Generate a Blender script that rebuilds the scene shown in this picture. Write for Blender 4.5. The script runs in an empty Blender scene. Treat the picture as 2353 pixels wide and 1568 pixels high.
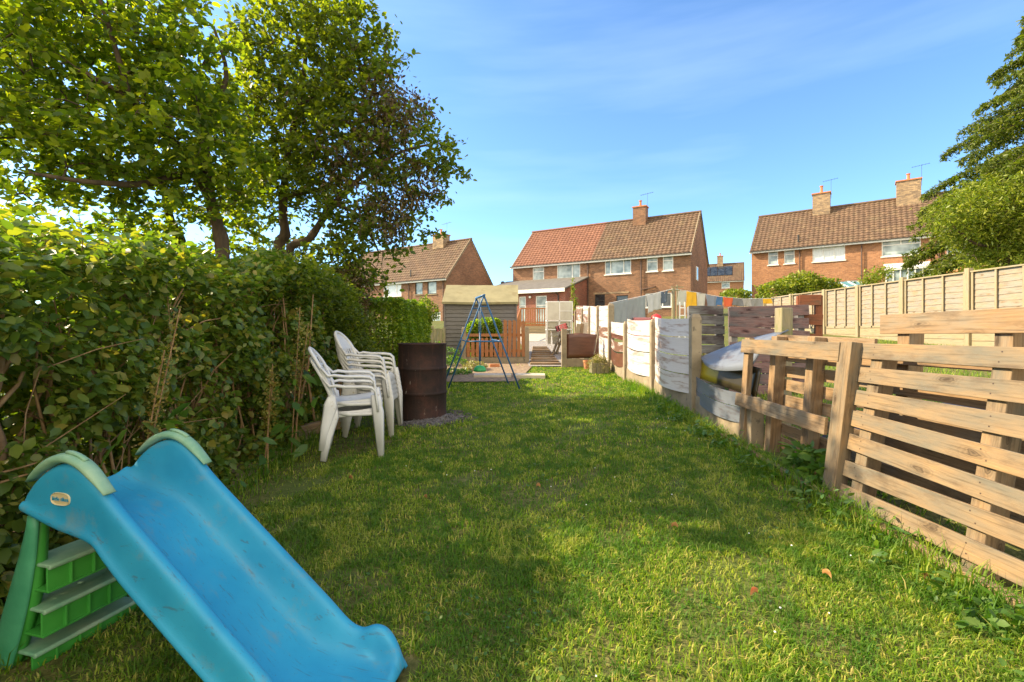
import bpy, math, random
import numpy as np
from mathutils import Vector, Matrix
random.seed(7); RNG = np.random.default_rng(7)
R = math.radians
C = bpy.context.scene.collection
SC = bpy.context.scene
# ------------------------------------------------------------------ camera, sky, sun
F_PX, CX, HY, EYE = 1080.0, 1176.5, 762.0, 1.22
cam = bpy.data.objects.new('camera', bpy.data.cameras.new('camera')); C.objects.link(cam)
cam.location = (0, 0, EYE); cam.rotation_euler = (R(90), 0, 0)
cam.data.sensor_width = 36; cam.data.lens = 36 * F_PX / 2353
cam.data.shift_y = -22 / 2353; cam.data.clip_start = .05; cam.data.clip_end = 3000
SC.camera = cam
SUN_AZ, SUN_EL = R(14), R(35)            # azimuth: from -X turned towards +Y
sdir = Vector((-math.cos(SUN_AZ) * math.cos(SUN_EL), math.sin(SUN_AZ) * math.cos(SUN_EL), math.sin(SUN_EL)))
world = bpy.data.worlds.new('World'); SC.world = world; world.use_nodes = True
wn, wl = world.node_tree.nodes, world.node_tree.links
wn.clear()
sky = wn.new('ShaderNodeTexSky'); sky.sky_type = 'NISHITA'; sky.sun_disc = False
sky.sun_elevation = SUN_EL; sky.sun_rotation = math.atan2(sdir.x, sdir.y)
sky.air_density = 0.9; sky.dust_density = 0.5; sky.ozone_density = 2.0
bg = wn.new('ShaderNodeBackground'); bg.inputs[1].default_value = .15
wo = wn.new('ShaderNodeOutputWorld')
tc = wn.new('ShaderNodeTexCoord'); mp = wn.new('ShaderNodeMapping'); mp.inputs['Scale'].default_value = (1.2, 1.2, 9)
mp.inputs['Rotation'].default_value = (0, R(8), 0)
nz = wn.new('ShaderNodeTexNoise'); nz.inputs['Scale'].default_value = 1.6; nz.inputs['Detail'].default_value = 5
cr = wn.new('ShaderNodeValToRGB'); cr.color_ramp.elements[0].position = .50; cr.color_ramp.elements[1].position = 1
cr.color_ramp.elements[1].color = (.16, .16, .16, 1)
mx = wn.new('ShaderNodeMixRGB'); mx.inputs[2].default_value = (4.6, 5.6, 6.6, 1)
wl.new(tc.outputs['Generated'], mp.inputs[0]); wl.new(mp.outputs[0], nz.inputs['Vector']); wl.new(nz.outputs[0], cr.inputs[0])
tn = wn.new('ShaderNodeMixRGB'); tn.blend_type = 'MULTIPLY'; tn.inputs[0].default_value = 1; tn.inputs[2].default_value = (.64, .83, .97, 1); wl.new(sky.outputs[0], tn.inputs[1])
wl.new(cr.outputs[0], mx.inputs[0]); wl.new(tn.outputs[0], mx.inputs[1]); # added bright cloud bank, unseen behind the camera, to lift light in the shade
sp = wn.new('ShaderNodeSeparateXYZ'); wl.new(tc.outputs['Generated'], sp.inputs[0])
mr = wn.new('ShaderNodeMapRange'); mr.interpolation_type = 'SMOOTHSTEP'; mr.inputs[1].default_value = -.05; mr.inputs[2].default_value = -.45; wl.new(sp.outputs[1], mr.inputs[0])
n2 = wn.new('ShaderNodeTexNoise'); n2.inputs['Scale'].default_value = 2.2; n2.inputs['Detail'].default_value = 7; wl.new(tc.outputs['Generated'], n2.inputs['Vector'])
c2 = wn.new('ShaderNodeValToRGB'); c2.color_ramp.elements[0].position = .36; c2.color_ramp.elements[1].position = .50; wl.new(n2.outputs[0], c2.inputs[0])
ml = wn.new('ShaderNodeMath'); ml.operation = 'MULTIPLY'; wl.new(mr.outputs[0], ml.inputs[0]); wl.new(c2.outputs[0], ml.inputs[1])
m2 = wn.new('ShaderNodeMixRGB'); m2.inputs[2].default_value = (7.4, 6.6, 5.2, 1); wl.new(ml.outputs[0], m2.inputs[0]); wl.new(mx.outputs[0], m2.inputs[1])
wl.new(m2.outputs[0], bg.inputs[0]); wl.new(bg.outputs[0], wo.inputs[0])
sun = bpy.data.lights.new('sun', 'SUN'); sun.energy = 4.8; sun.angle = R(.6); sun.color = (1, .83, .55)
so = bpy.data.objects.new('sun', sun); C.objects.link(so); so.rotation_euler = sdir.to_track_quat('Z', 'Y').to_euler()
SC.view_settings.view_transform = 'Standard'; SC.view_settings.look = 'None'
SC.view_settings.exposure = 1.25; SC.view_settings.gamma = 1
# ------------------------------------------------------------------ helpers
def W(u, v, d):
    """world point seen at photo pixel u, v (2353 px wide) at distance d"""
    return Vector(((u - CX) * d / F_PX, d, EYE - (v - HY) * d / F_PX))
def gz(x, y):
    z = .04 * y if y < 11.3 else .452 + .06 * (min(y, 78) - 11.3)
    if x > 2.25: z += .06 * (min(x, 12) - 2.25)
    if x < -6: z -= .02 * (min(-x, 60) - 6) * min(1, max(0, (y - 12) / 15))
    return z
def link(o): C.objects.link(o); return o
def tag(o, label=None, cat=None, group=None, kind=None):
    for k, val in (('label', label), ('category', cat), ('group', group), ('kind', kind)):
        if val: o[k] = val
    return o
def thing(name, loc, label, cat, rz=0, group=None, mat=None):
    o = bpy.data.objects.new(name, None); link(o); o.empty_display_size = .1
    M_ = mat if mat is not None else Matrix.Translation(Vector(loc)) @ Matrix.Rotation(rz, 4, 'Z')
    o.matrix_world = M_; ROOT[o.name] = M_.copy()
    return tag(o, label, cat, group)
ROOT = {}
def rootmat(p):
    while p.parent: p = p.parent
    return ROOT.get(p.name, Matrix.Identity(4))
def children(o): return [c for c in bpy.data.objects if c.parent == o]
def copy_tree(o, parent=None):
    c = o.copy(); link(c)
    if parent: c.parent = parent; c.matrix_parent_inverse = o.matrix_parent_inverse.copy()
    for ch in children(o): copy_tree(ch, c)
    return c
def place(o, M_): o.matrix_world = M_; ROOT[o.name] = M_.copy()
class MB:
    def __init__(s): s.v = []; s.f = []; s.uv = []; s.m2 = None
    def add(s, vs, fs, uvs=None):
        b = len(s.v); s.v += [tuple(p) for p in vs]
        for k, f in enumerate(fs):
            s.f.append([b + i for i in f]); s.uv.append(uvs[k] if uvs else [(0, 0)] * len(f))
        return s
    def bar(s, p0, p1, w, t, wd=(0, 0, 1), w1=None, t1=None, end=None):
        """box from p0 to p1, size w along wd and t across; UV u runs along it in metres"""
        p0, p1 = Vector(p0), Vector(p1); a = p1 - p0; L = a.length
        if L < 1e-6: return s
        a.normalize(); wd = Vector(wd); wd = wd - a * wd.dot(a)
        if wd.length < 1e-5: wd = a.orthogonal()
        wd.normalize(); td = a.cross(wd)
        w1 = w if w1 is None else w1; t1 = t if t1 is None else t1
        vs = []
        for p, ww, tt in ((p0, w, t), (p1, w1, t1)):
            for i, j in ((-1, -1), (1, -1), (1, 1), (-1, 1)): vs.append(p + wd * ww / 2 * i + td * tt / 2 * j)
        o, q = random.uniform(0, 60), random.uniform(0, 60)
        fs = [(0, 3, 2, 1), (4, 5, 6, 7)]; uvs = [[(o, q), (o, q + t), (o + .01, q + t), (o + .01, q)]] * 2
        dims = (w, t, w, t); acc = q
        for k in range(4):
            a_, b_ = k, (k + 1) % 4
            fs.append((a_, b_, b_ + 4, a_ + 4)); uvs.append([(o, acc), (o, acc + dims[k]), (o + L, acc + dims[k]), (o + L, acc)])
            acc += dims[k] + 1.37
        return s.add(vs, fs, uvs)
    def box(s, x0, x1, y0, y1, z0, z1):
        dx, dy, dz = x1 - x0, y1 - y0, z1 - z0; m = max(dx, dy, dz); cx, cy, cz = (x0 + x1) / 2, (y0 + y1) / 2, (z0 + z1) / 2
        if m == dx: return s.bar((x0, cy, cz), (x1, cy, cz), dz, dy)
        if m == dy: return s.bar((cx, y0, cz), (cx, y1, cz), dz, dx)
        return s.bar((cx, cy, z0), (cx, cy, z1), dx, dy, (1, 0, 0))
    def tube(s, pts, rs, n=8, cap=True, flat=None):
        pts = [Vector(p) for p in pts]
        if not hasattr(rs, '__len__'): rs = [rs] * len(pts)
        vs = []; nrm = None; L = 0; Ls = []
        for i, p in enumerate(pts):
            t = (pts[min(i + 1, len(pts) - 1)] - pts[max(i - 1, 0)]).normalized()
            if i: L += (p - pts[i - 1]).length
            Ls.append(L)
            if flat is not None: nrm = Vector(flat); nrm = (nrm - t * nrm.dot(t)).normalized()
            else: nrm = t.orthogonal().normalized() if nrm is None else (nrm - t * nrm.dot(t)).normalized()
            b = t.cross(nrm)
            r = rs if (isinstance(rs, tuple) and len(rs) == 2 and len(pts) != 2) else rs[min(i, len(rs) - 1)]; ra, rb = r if isinstance(r, tuple) else (r, r)
            for k in range(n):
                a = 2 * math.pi * k / n; vs.append(p + nrm * ra * math.cos(a) + b * rb * math.sin(a))
        fs, uv = [], []
        for i in range(len(pts) - 1):
            for k in range(n):
                k2 = (k + 1) % n; fs.append((i * n + k, i * n + k2, (i + 1) * n + k2, (i + 1) * n + k))
                uv.append([(Ls[i], k / n), (Ls[i], (k + 1) / n), (Ls[i + 1], (k + 1) / n), (Ls[i + 1], k / n)])
        if cap:
            fs.append(tuple(range(n - 1, -1, -1))); uv.append([(0, 0)] * n)
            e = (len(pts) - 1) * n; fs.append(tuple(range(e, e + n))); uv.append([(0, 0)] * n)
        return s.add(vs, fs, uv)
    def lathe(s, c, prof, n=32):
        c = Vector(c); vs = []; fs = []; uv = []
        for (r, z) in prof:
            for k in range(n):
                a = 2 * math.pi * k / n; vs.append(c + Vector((r * math.cos(a), r * math.sin(a), z)))
        for i in range(len(prof) - 1):
            for k in range(n):
                k2 = (k + 1) % n; fs.append((i * n + k, i * n + k2, (i + 1) * n + k2, (i + 1) * n + k)); uv.append([(k / n, prof[i][1]), ((k + 1) / n, prof[i][1]), ((k + 1) / n, prof[i + 1][1]), (k / n, prof[i + 1][1])])
        return s.add(vs, fs, uv)
    def grid(s, fn, nu, nv, uvfn=None):
        vs = [fn(i / nu, j / nv) for j in range(nv + 1) for i in range(nu + 1)]
        fs, uv = [], []
        q = uvfn or (lambda a, b: (a, b))
        for j in range(nv):
            for i in range(nu):
                a = j * (nu + 1) + i; fs.append((a, a + 1, a + nu + 2, a + nu + 1))
                uv.append([q(i / nu, j / nv), q((i + 1) / nu, j / nv), q((i + 1) / nu, (j + 1) / nv), q(i / nu, (j + 1) / nv)])
        return s.add(vs, fs, uv)
    def build(s, name, mat, parent=None, world=False, smooth=False, bevel=0, solid=0, sub=0):
        me = bpy.data.meshes.new(name)
        vs = s.v
        if world and parent is not None:
            inv = rootmat(parent).inverted(); vs = [tuple(inv @ Vector(p)) for p in vs]
        off = None
        if parent is None and vs:     # origin at the base of the thing
            a = np.array(vs); off = Vector(((a[:, 0].min() + a[:, 0].max()) / 2, (a[:, 1].min() + a[:, 1].max()) / 2, a[:, 2].min()))
            vs = [tuple(Vector(p) - off) for p in vs]
        me.from_pydata(vs, [], s.f)
        ul = me.uv_layers.new(name='UVMap')
        ul.data.foreach_set('uv', [c for f in s.uv for p in f for c in p])
        if smooth: me.polygons.foreach_set('use_smooth', [True] * len(me.polygons))
        me.materials.append(mat)
        if s.m2 is not None: me.materials.append(MT['nail']); me.polygons.foreach_set('material_index', [1 if i >= s.m2 else 0 for i in range(len(me.polygons))])
        me.update()
        o = link(bpy.data.objects.new(name, me))
        if parent is not None: o.parent = parent
        if off is not None: o.location = off
        if solid: md = o.modifiers.new('s', 'SOLIDIFY'); md.thickness = solid; md.offset = 0
        if bevel: md = o.modifiers.new('b', 'BEVEL'); md.width = bevel; md.segments = 2; md.limit_method = 'ANGLE'
        if sub: md = o.modifiers.new('d', 'SUBSURF'); md.levels = sub; md.render_levels = sub
        return o
def np_mesh(name, V, faces_by_n, mat, parent=None, rnd=None, origin=None):
    """fast mesh: V (N,3); faces_by_n list of int arrays (M,k)"""
    if parent is not None:
        inv = np.array(rootmat(parent).inverted()); V = V @ inv[:3, :3].T + inv[:3, 3]
    elif origin is not None: V = V - np.array(origin)
    me = bpy.data.meshes.new(name); me.vertices.add(len(V)); me.vertices.foreach_set('co', V.astype(np.float32).ravel())
    loops = np.concatenate([f.ravel() for f in faces_by_n]); tot = np.concatenate([np.full(len(f), f.shape[1]) for f in faces_by_n])
    me.loops.add(len(loops)); me.loops.foreach_set('vertex_index', loops.astype(np.int32))
    me.polygons.add(len(tot)); st = np.concatenate([[0], np.cumsum(tot)[:-1]])
    me.polygons.foreach_set('loop_start', st.astype(np.int32)); me.polygons.foreach_set('loop_total', tot.astype(np.int32))
    if rnd is not None:
        at = me.attributes.new('rnd', 'FLOAT', 'POINT'); at.data.foreach_set('value', rnd.astype(np.float32))
    me.update(calc_edges=True); me.materials.append(mat)
    o = link(bpy.data.objects.new(name, me))
    if parent is not None: o.parent = parent
    elif origin is not None: o.location = origin
    return o
def leaves(name, P, size, mat, parent=None, up=.5, width=.55, droop=.3, origin=None, lobed=False, N0=None):
    n = len(P); P = np.asarray(P, float)
    nr = RNG.normal(size=(n, 3)); nr[:, 2] = np.abs(nr[:, 2]) * 1 + up
    if N0 is not None: nr += N0
    nr /= np.linalg.norm(nr, axis=1)[:, None]
    d = RNG.normal(size=(n, 3)); d[:, 2] -= droop; d -= nr * (d * nr).sum(1)[:, None]; d /= np.linalg.norm(d, axis=1)[:, None]
    b = np.cross(nr, d); L = (size * RNG.uniform(.6, 1.35, n))[:, None]; w = L * width * RNG.uniform(.75, 1.15, n)[:, None] / 2
    c = RNG.uniform(-.12, .3, n)[:, None]; fo = RNG.uniform(.0, .35, n)[:, None]
    st = [(0, 0, 0), (.25, .85, 1), (.25, -.85, 1), (.25, 0, 0), (.62, .9, 1), (.62, -.9, 1), (.62, 0, 0), (1, 0, 0)]
    V = np.stack([P + d * L * t + b * w * q + nr * (w * fo * k * 1.0 - L * c * t * t) for (t, q, k) in st], 1).reshape(-1, 3)
    base = (np.arange(n) * 8)[:, None]
    tri = np.concatenate([base + np.array([[0, 3, 1]]), base + np.array([[0, 2, 3]]), base + np.array([[4, 6, 7]]), base + np.array([[6, 5, 7]])])
    qd = np.concatenate([base + np.array([[1, 3, 6, 4]]), base + np.array([[3, 2, 5, 6]])])
    return np_mesh(name, V, [tri, qd], mat, parent, np.repeat(RNG.uniform(0, 1, n), 8), origin)
# ------------------------------------------------------------------ materials
def mat(name):
    m = bpy.data.materials.new(name); m.use_nodes = True; n = m.node_tree.nodes; n.clear()
    out = n.new('ShaderNodeOutputMaterial'); b = n.new('ShaderNodeBsdfPrincipled'); m.node_tree.links.new(b.outputs[0], out.inputs[0])
    return m, n, m.node_tree.links, b, out
def coord(n, l, kind='Object', scale=(1, 1, 1)):
    t = n.new('ShaderNodeTexCoord'); mp = n.new('ShaderNodeMapping'); mp.inputs['Scale'].default_value = scale
    l.new(t.outputs[kind], mp.inputs[0]); return mp.outputs[0]
def noise(n, l, vec, scale, detail=4, rough=.6):
    t = n.new('ShaderNodeTexNoise'); t.inputs['Scale'].default_value = scale; t.inputs['Detail'].default_value = detail; t.inputs['Roughness'].default_value = rough
    if vec is not None: l.new(vec, t.inputs['Vector'])
    return t.outputs[0]
def ramp(n, l, fac, stops):
    r = n.new('ShaderNodeValToRGB'); e = r.color_ramp.elements
    while len(e) < len(stops): e.new(.5)
    for k, (p, c) in enumerate(stops): e[k].position = p; e[k].color = (*c, 1) if len(c) == 3 else c
    l.new(fac, r.inputs[0]); return r.outputs[0]
def mixc(n, l, fac, a, b, mode='MIX'):
    m = n.new('ShaderNodeMixRGB'); m.blend_type = mode
    for k, x in ((0, fac), (1, a), (2, b)):
        if hasattr(x, 'links'): l.new(x, m.inputs[k])
        else: m.inputs[k].default_value = x if not hasattr(x, '__len__') else (*x, 1)
    return m.outputs[0]
def bump(n, l, h, b, strength=.4, dist=.01):
    t = n.new('ShaderNodeBump'); t.inputs['Strength'].default_value = strength; t.inputs['Distance'].default_value = dist
    l.new(h, t.inputs['Height']); l.new(t.outputs[0], b.inputs['Normal'])
def bw(v): return (v, v, v)
def m_simple(name, c1, c2, scale=8, rough=.6, bstr=.2, bscale=60, metal=0, spots=None, kind='Object', stretch=(1, 1, 1), spec=.5):
    m, n, l, b, out = mat(name); v = coord(n, l, kind, stretch)
    col = ramp(n, l, noise(n, l, v, scale, 5), [(.3, c1), (.7, c2)])
    if spots: col = mixc(n, l, ramp(n, l, noise(n, l, v, spots[1], 3), [(spots[2], bw(0)), (spots[2] + .08, bw(1))]), col, spots[0])
    l.new(col, b.inputs['Base Color']); b.inputs['Roughness'].default_value = rough; b.inputs['Metallic'].default_value = metal
    b.inputs['Specular IOR Level'].default_value = spec
    if bstr: bump(n, l, noise(n, l, v, bscale, 4), b, bstr, .004)
    return m
def m_wood(name, c1, c2, grey, gamt=.5, rough=.75, knots=True, dark=(.06, .04, .025), moss=None):
    m, n, l, b, out = mat(name)
    v = coord(n, l, 'UV', (3.2, 75, 1)); g = noise(n, l, v, 1.4, 8, .72)
    col = ramp(n, l, g, [(.28, c1), (.72, c2)])
    v2 = coord(n, l, 'UV', (1.6, 5, 1)); w = ramp(n, l, noise(n, l, v2, 1.3, 5), [(.62 - gamt * .35, bw(0)), (.72 - gamt * .1, bw(1))])
    col = mixc(n, l, w, col, grey)
    st = ramp(n, l, noise(n, l, coord(n, l, 'UV', (3, 60, 1)), 1.2, 4), [(.25, bw(.35)), (.48, bw(1))])
    col = mixc(n, l, .9, col, st, 'MULTIPLY')
    if knots:
        wv = n.new('ShaderNodeVectorMath'); wv.operation = 'ADD'; l.new(coord(n, l, 'UV', (3.4, 9, 1)), wv.inputs[0]); nc = n.new('ShaderNodeTexNoise'); nc.inputs['Scale'].default_value = 3; l.new(coord(n, l, 'UV', (3, 9, 1)), nc.inputs['Vector'])
        sc = n.new('ShaderNodeVectorMath'); sc.operation = 'SCALE'; sc.inputs['Scale'].default_value = .35; l.new(nc.outputs['Color'], sc.inputs[0]); l.new(sc.outputs[0], wv.inputs[1])
        vo = n.new('ShaderNodeTexVoronoi'); vo.inputs['Scale'].default_value = 1; vo.inputs['Randomness'].default_value = 1; l.new(wv.outputs[0], vo.inputs['Vector'])
        k = ramp(n, l, vo.outputs['Distance'], [(.06, bw(.95)), (.10, bw(.5)), (.13, bw(.85)), (.16, bw(.15)), (.19, bw(.4)), (.24, bw(.0)), (.27, bw(.22)), (.31, bw(0))]); col = mixc(n, l, k, col, dark)
        sp = ramp(n, l, noise(n, l, coord(n, l, 'UV', (1.1, 3, 1)), 2.1, 6, .7), [(.53, bw(0)), (.66, bw(.75))]); col = mixc(n, l, sp, col, (dark[0] * 2, dark[1] * 2, dark[2] * 2))
    if moss: col = mixc(n, l, ramp(n, l, noise(n, l, v2, 3, 5), [(.5, bw(0)), (.65, bw(.7))]), col, moss)
    l.new(col, b.inputs['Base Color']); b.inputs['Roughness'].default_value = rough; b.inputs['Specular IOR Level'].default_value = .25
    bump(n, l, g, b, .5, .003); return m
def m_leaf(name, cols, trans=.5, rough=.45, noise_scale=1.2, alt=None, tint=(1.25, 1.5, .45)):
    """cols: ramp over a per-leaf random value; alt = colour of a second patchy population"""
    m, n, l, b, out = mat(name)
    a = n.new('ShaderNodeAttribute'); a.attribute_name = 'rnd'
    k = len(cols) - 1; col = ramp(n, l, a.outputs['Fac'], [(i / k, c) for i, c in enumerate(cols)])
    if alt: col = mixc(n, l, ramp(n, l, noise(n, l, coord(n, l), noise_scale, 3), [(alt[1], bw(0)), (alt[1] + .12, bw(alt[2]))]), col, alt[0])
    l.new(col, b.inputs['Base Color']); b.inputs['Roughness'].default_value = rough; b.inputs['Specular IOR Level'].default_value = .4
    tr = n.new('ShaderNodeBsdfTranslucent'); l.new(mixc(n, l, 1, col, tint, 'MULTIPLY'), tr.inputs[0])
    ms = n.new('ShaderNodeMixShader'); ms.inputs[0].default_value = trans
    l.new(b.outputs[0], ms.inputs[1]); l.new(tr.outputs[0], ms.inputs[2]); l.new(ms.outputs[0], out.inputs[0]); return m
def m_brick(name, c1, c2, mortar, dark=.5):
    m, n, l, b, out = mat(name)
    t = n.new('ShaderNodeTexCoord'); s = n.new('ShaderNodeSeparateXYZ'); l.new(t.outputs['Object'], s.inputs[0])
    ad = n.new('ShaderNodeMath'); l.new(s.outputs[0], ad.inputs[0]); l.new(s.outputs[1], ad.inputs[1])
    cb = n.new('ShaderNodeCombineXYZ'); l.new(ad.outputs[0], cb.inputs[0]); l.new(s.outputs[2], cb.inputs[1])
    br = n.new('ShaderNodeTexBrick'); l.new(cb.outputs[0], br.inputs['Vector'])
    br.inputs['Scale'].default_value = 1; br.inputs['Brick Width'].default_value = .225; br.inputs['Row Height'].default_value = .075
    br.inputs['Mortar Size'].default_value = .008; br.inputs['Bias'].default_value = -.1
    br.inputs['Color1'].default_value = (*c1, 1); br.inputs['Color2'].default_value = (*c2, 1); br.inputs['Mortar'].default_value = (*mortar, 1)
    nn = noise(n, l, t.outputs['Object'], .6, 5); col = mixc(n, l, .6, br.outputs[0], ramp(n, l, nn, [(.3, bw(dark)), (.65, bw(1.1))]), 'MULTIPLY')
    col = mixc(n, l, .5, col, ramp(n, l, noise(n, l, cb.outputs[0], 9, 3), [(.3, bw(.6)), (.7, bw(1.3))]), 'MULTIPLY')
    l.new(col, b.inputs['Base Color']); b.inputs['Roughness'].default_value = .9
    bump(n, l, br.outputs['Fac'], b, -.6, .01); return m
def m_tile(name, c1, c2, lichen, amt=.5):
    m, n, l, b, out = mat(name)
    uv = coord(n, l, 'UV'); sn = n.new('ShaderNodeVectorMath'); sn.operation = 'SNAP'; l.new(uv, sn.inputs[0]); sn.inputs[1].default_value = (.3, .3, 1)
    wt = n.new('ShaderNodeTexWhiteNoise'); l.new(sn.outputs[0], wt.inputs['Vector'])
    col = ramp(n, l, wt.outputs['Value'], [(0, c1), (1, c2)])
    col = mixc(n, l, ramp(n, l, noise(n, l, uv, 1.1, 6, .7), [(.5, bw(0)), (.7, bw(amt))]), col, lichen)
    col = mixc(n, l, .7, col, ramp(n, l, noise(n, l, uv, 7, 3), [(.3, bw(.6)), (.7, bw(1.2))]), 'MULTIPLY')
    l.new(col, b.inputs['Base Color']); b.inputs['Roughness'].default_value = .85; return m
MT = {}
MT['nail'] = m_simple('rusty nail head', (.03, .015, .01), (.06, .03, .02), 20, .6, 0)
MT['pallet'] = m_wood('pallet wood', (.24, .14, .065), (.38, .245, .12), (.16, .14, .105), .85)
MT['pallet_dark'] = m_wood('older pallet wood', (.20, .12, .06), (.36, .23, .12), (.25, .20, .14), .5)
MT['greywood'] = m_wood('painted grey wood', (.11, .105, .10), (.30, .30, .29), (.07, .05, .05), .6, dark=(.02, .015, .02))
MT['redwood'] = m_wood('red stained grey wood', (.15, .045, .04), (.27, .20, .19), (.10, .095, .10), .6, dark=(.03, .01, .012))
MT['rustwood'] = m_wood('rust brown wood', (.16, .05, .025), (.30, .11, .05), (.10, .05, .03), .3)
MT['lap'] = m_wood('lap panel wood', (.24, .185, .125), (.37, .30, .215), (.26, .235, .20), .6, knots=True, dark=(.16, .10, .05))
MT['newwood'] = m_wood('new yellow timber', (.27, .21, .12), (.38, .30, .185), (.30, .26, .18), .4, knots=False)
MT['picket'] = m_wood('orange picket wood', (.24, .09, .035), (.46, .20, .08), (.30, .16, .09), .3, knots=False)
MT['mosswood'] = m_wood('mossy post wood', (.22, .18, .10), (.36, .30, .18), (.20, .19, .15), .5, moss=(.16, .17, .05), knots=False)
MT['shedwood'] = m_wood('grey shed board', (.11, .10, .095), (.22, .20, .185), (.16, .15, .15), .5, knots=False)
MT['concrete'] = m_simple('post concrete', (.21, .165, .11), (.34, .27, .18), 5, .9, .4, 90, spots=((.16, .13, .09), 12, .62))
MT['slab'] = m_simple('slab concrete', (.40, .34, .26), (.56, .49, .38), 3, .9, .3, 60)
MT['gravel'] = m_simple('gravel', (.10, .09, .09), (.42, .38, .34), 45, .95, .8, 60)
MT['felt'] = m_simple('roof felt', (.22, .19, .10), (.31, .27, .145), 3, .9, .3, 120, spots=((.22, .18, .09), 2, .6))
MT['leanroof'] = m_simple('grey lean-to felt', (.10, .09, .08), (.17, .15, .13), 3, .85)
MT['brick'] = m_brick('brown brick', (.32, .15, .075), (.165, .075, .04), (.26, .19, .13))
MT['brick_or'] = m_brick('orange brick', (.43, .19, .085), (.27, .11, .05), (.33, .23, .15), .7)
MT['brick_red'] = m_brick('dark red brick', (.33, .09, .045), (.20, .05, .03), (.30, .22, .18))
MT['brick_ch'] = m_brick('sooty chimney brick', (.46, .31, .17), (.16, .11, .075), (.26, .2, .14), .6)
MT['tile'] = m_tile('brown concrete tile', (.115, .068, .04), (.165, .097, .055), (.21, .155, .08), .5)
MT['tile_red'] = m_tile('red clay tile', (.20, .085, .05), (.245, .107, .062), (.34, .16, .09), .3)
MT['white'] = m_simple('white window plastic', (.72, .70, .66), (.82, .80, .76), 3, .4, 0)
MT['blackmetal'] = m_simple('black pipe', (.02, .02, .02), (.04, .035, .03), 8, .5, 0)
MT['brownpipe'] = m_simple('brown pipe', (.07, .04, .03), (.11, .06, .04), 8, .5, 0)
MT['clay'] = m_simple('terracotta', (.42, .15, .06), (.60, .25, .10), 9, .8, .2)
MT['leanglass'] = m_simple('polycarbonate', (.44, .40, .32), (.58, .54, .44), 4, .3, 0, stretch=(1, 1, 1))
def m_glass():
    m, n, l, b, out = mat('window glass'); v = coord(n, l, 'Object', (1, 1, 1))
    l.new(ramp(n, l, noise(n, l, v, 1.3, 2), [(.35, (.10, .15, .16)), (.65, (.42, .50, .50))]), b.inputs['Base Color'])
    b.inputs['Roughness'].default_value = .06; b.inputs['Specular IOR Level'].default_value = .9; return m
MT['glass'] = m_glass()
MT['darkglass'] = m_simple('dark glass', (.01, .012, .015), (.05, .06, .07), 2, .08, 0, spec=.8)
MT['curtain'] = m_simple('net curtain pane', (.55, .60, .62), (.75, .78, .80), 7, .15, 0, spec=.8, stretch=(3, 1, .4))
MT['bark'] = m_simple('bark', (.035, .024, .016), (.13, .085, .05), 14, .95, .8, 40, stretch=(1, 1, .3))
MT['stem'] = m_simple('hedge stem', (.16, .09, .04), (.40, .25, .12), 10, .85, .4, 60)
MT['leaf_near'] = m_leaf('pear leaf', [(.055, .095, .018), (.09, .145, .022), (.15, .20, .028), (.23, .25, .035)], .58, tint=(2.6, 2.5, .35))
MT['leaf_apple'] = m_leaf('apple leaf', [(.055, .085, .018), (.09, .13, .024), (.16, .19, .03)], .58, tint=(2.7, 2.5, .35))
MT['leaf_dead'] = m_leaf('withered leaf', [(.05, .038, .018), (.10, .07, .03), (.19, .13, .055), (.08, .085, .025)], .3, tint=(1.4, 1.1, .6))
MT['leaf_hedge'] = m_leaf('hedge leaf', [(.06, .10, .018), (.09, .15, .024), (.13, .19, .032), (.20, .24, .04), (.26, .21, .045)], .42, tint=(2.1, 2.2, .45), rough=.38)
MT['leaf_privet'] = m_leaf('clipped privet leaf', [(.08, .15, .016), (.17, .25, .022), (.32, .36, .035)], .45, tint=(1.7, 1.9, .4))
MT['leaf_bush'] = m_leaf('bush leaf', [(.09, .14, .016), (.19, .23, .024), (.32, .32, .04)], .35, tint=(1.5, 1.7, .4))
MT['leaf_conifer'] = m_leaf('conifer spray', [(.07, .10, .014), (.12, .15, .018), (.22, .23, .028)], .45)
MT['leaf_dock'] = m_leaf('dock seed', [(.22, .14, .03), (.34, .26, .06), (.22, .24, .05)], .4)
MT['leaf_dry'] = m_leaf('dry plant', [(.30, .24, .10), (.42, .34, .15), (.16, .20, .05)], .3)
MT['weed'] = m_leaf('weed leaf', [(.05, .12, .02), (.09, .18, .03), (.15, .22, .04)], .4, tint=(1.7, 1.9, .4))
MT['flower'] = m_simple('orange flower', (.9, .18, .04), (.9, .25, .08), 5, .5, 0)
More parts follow.
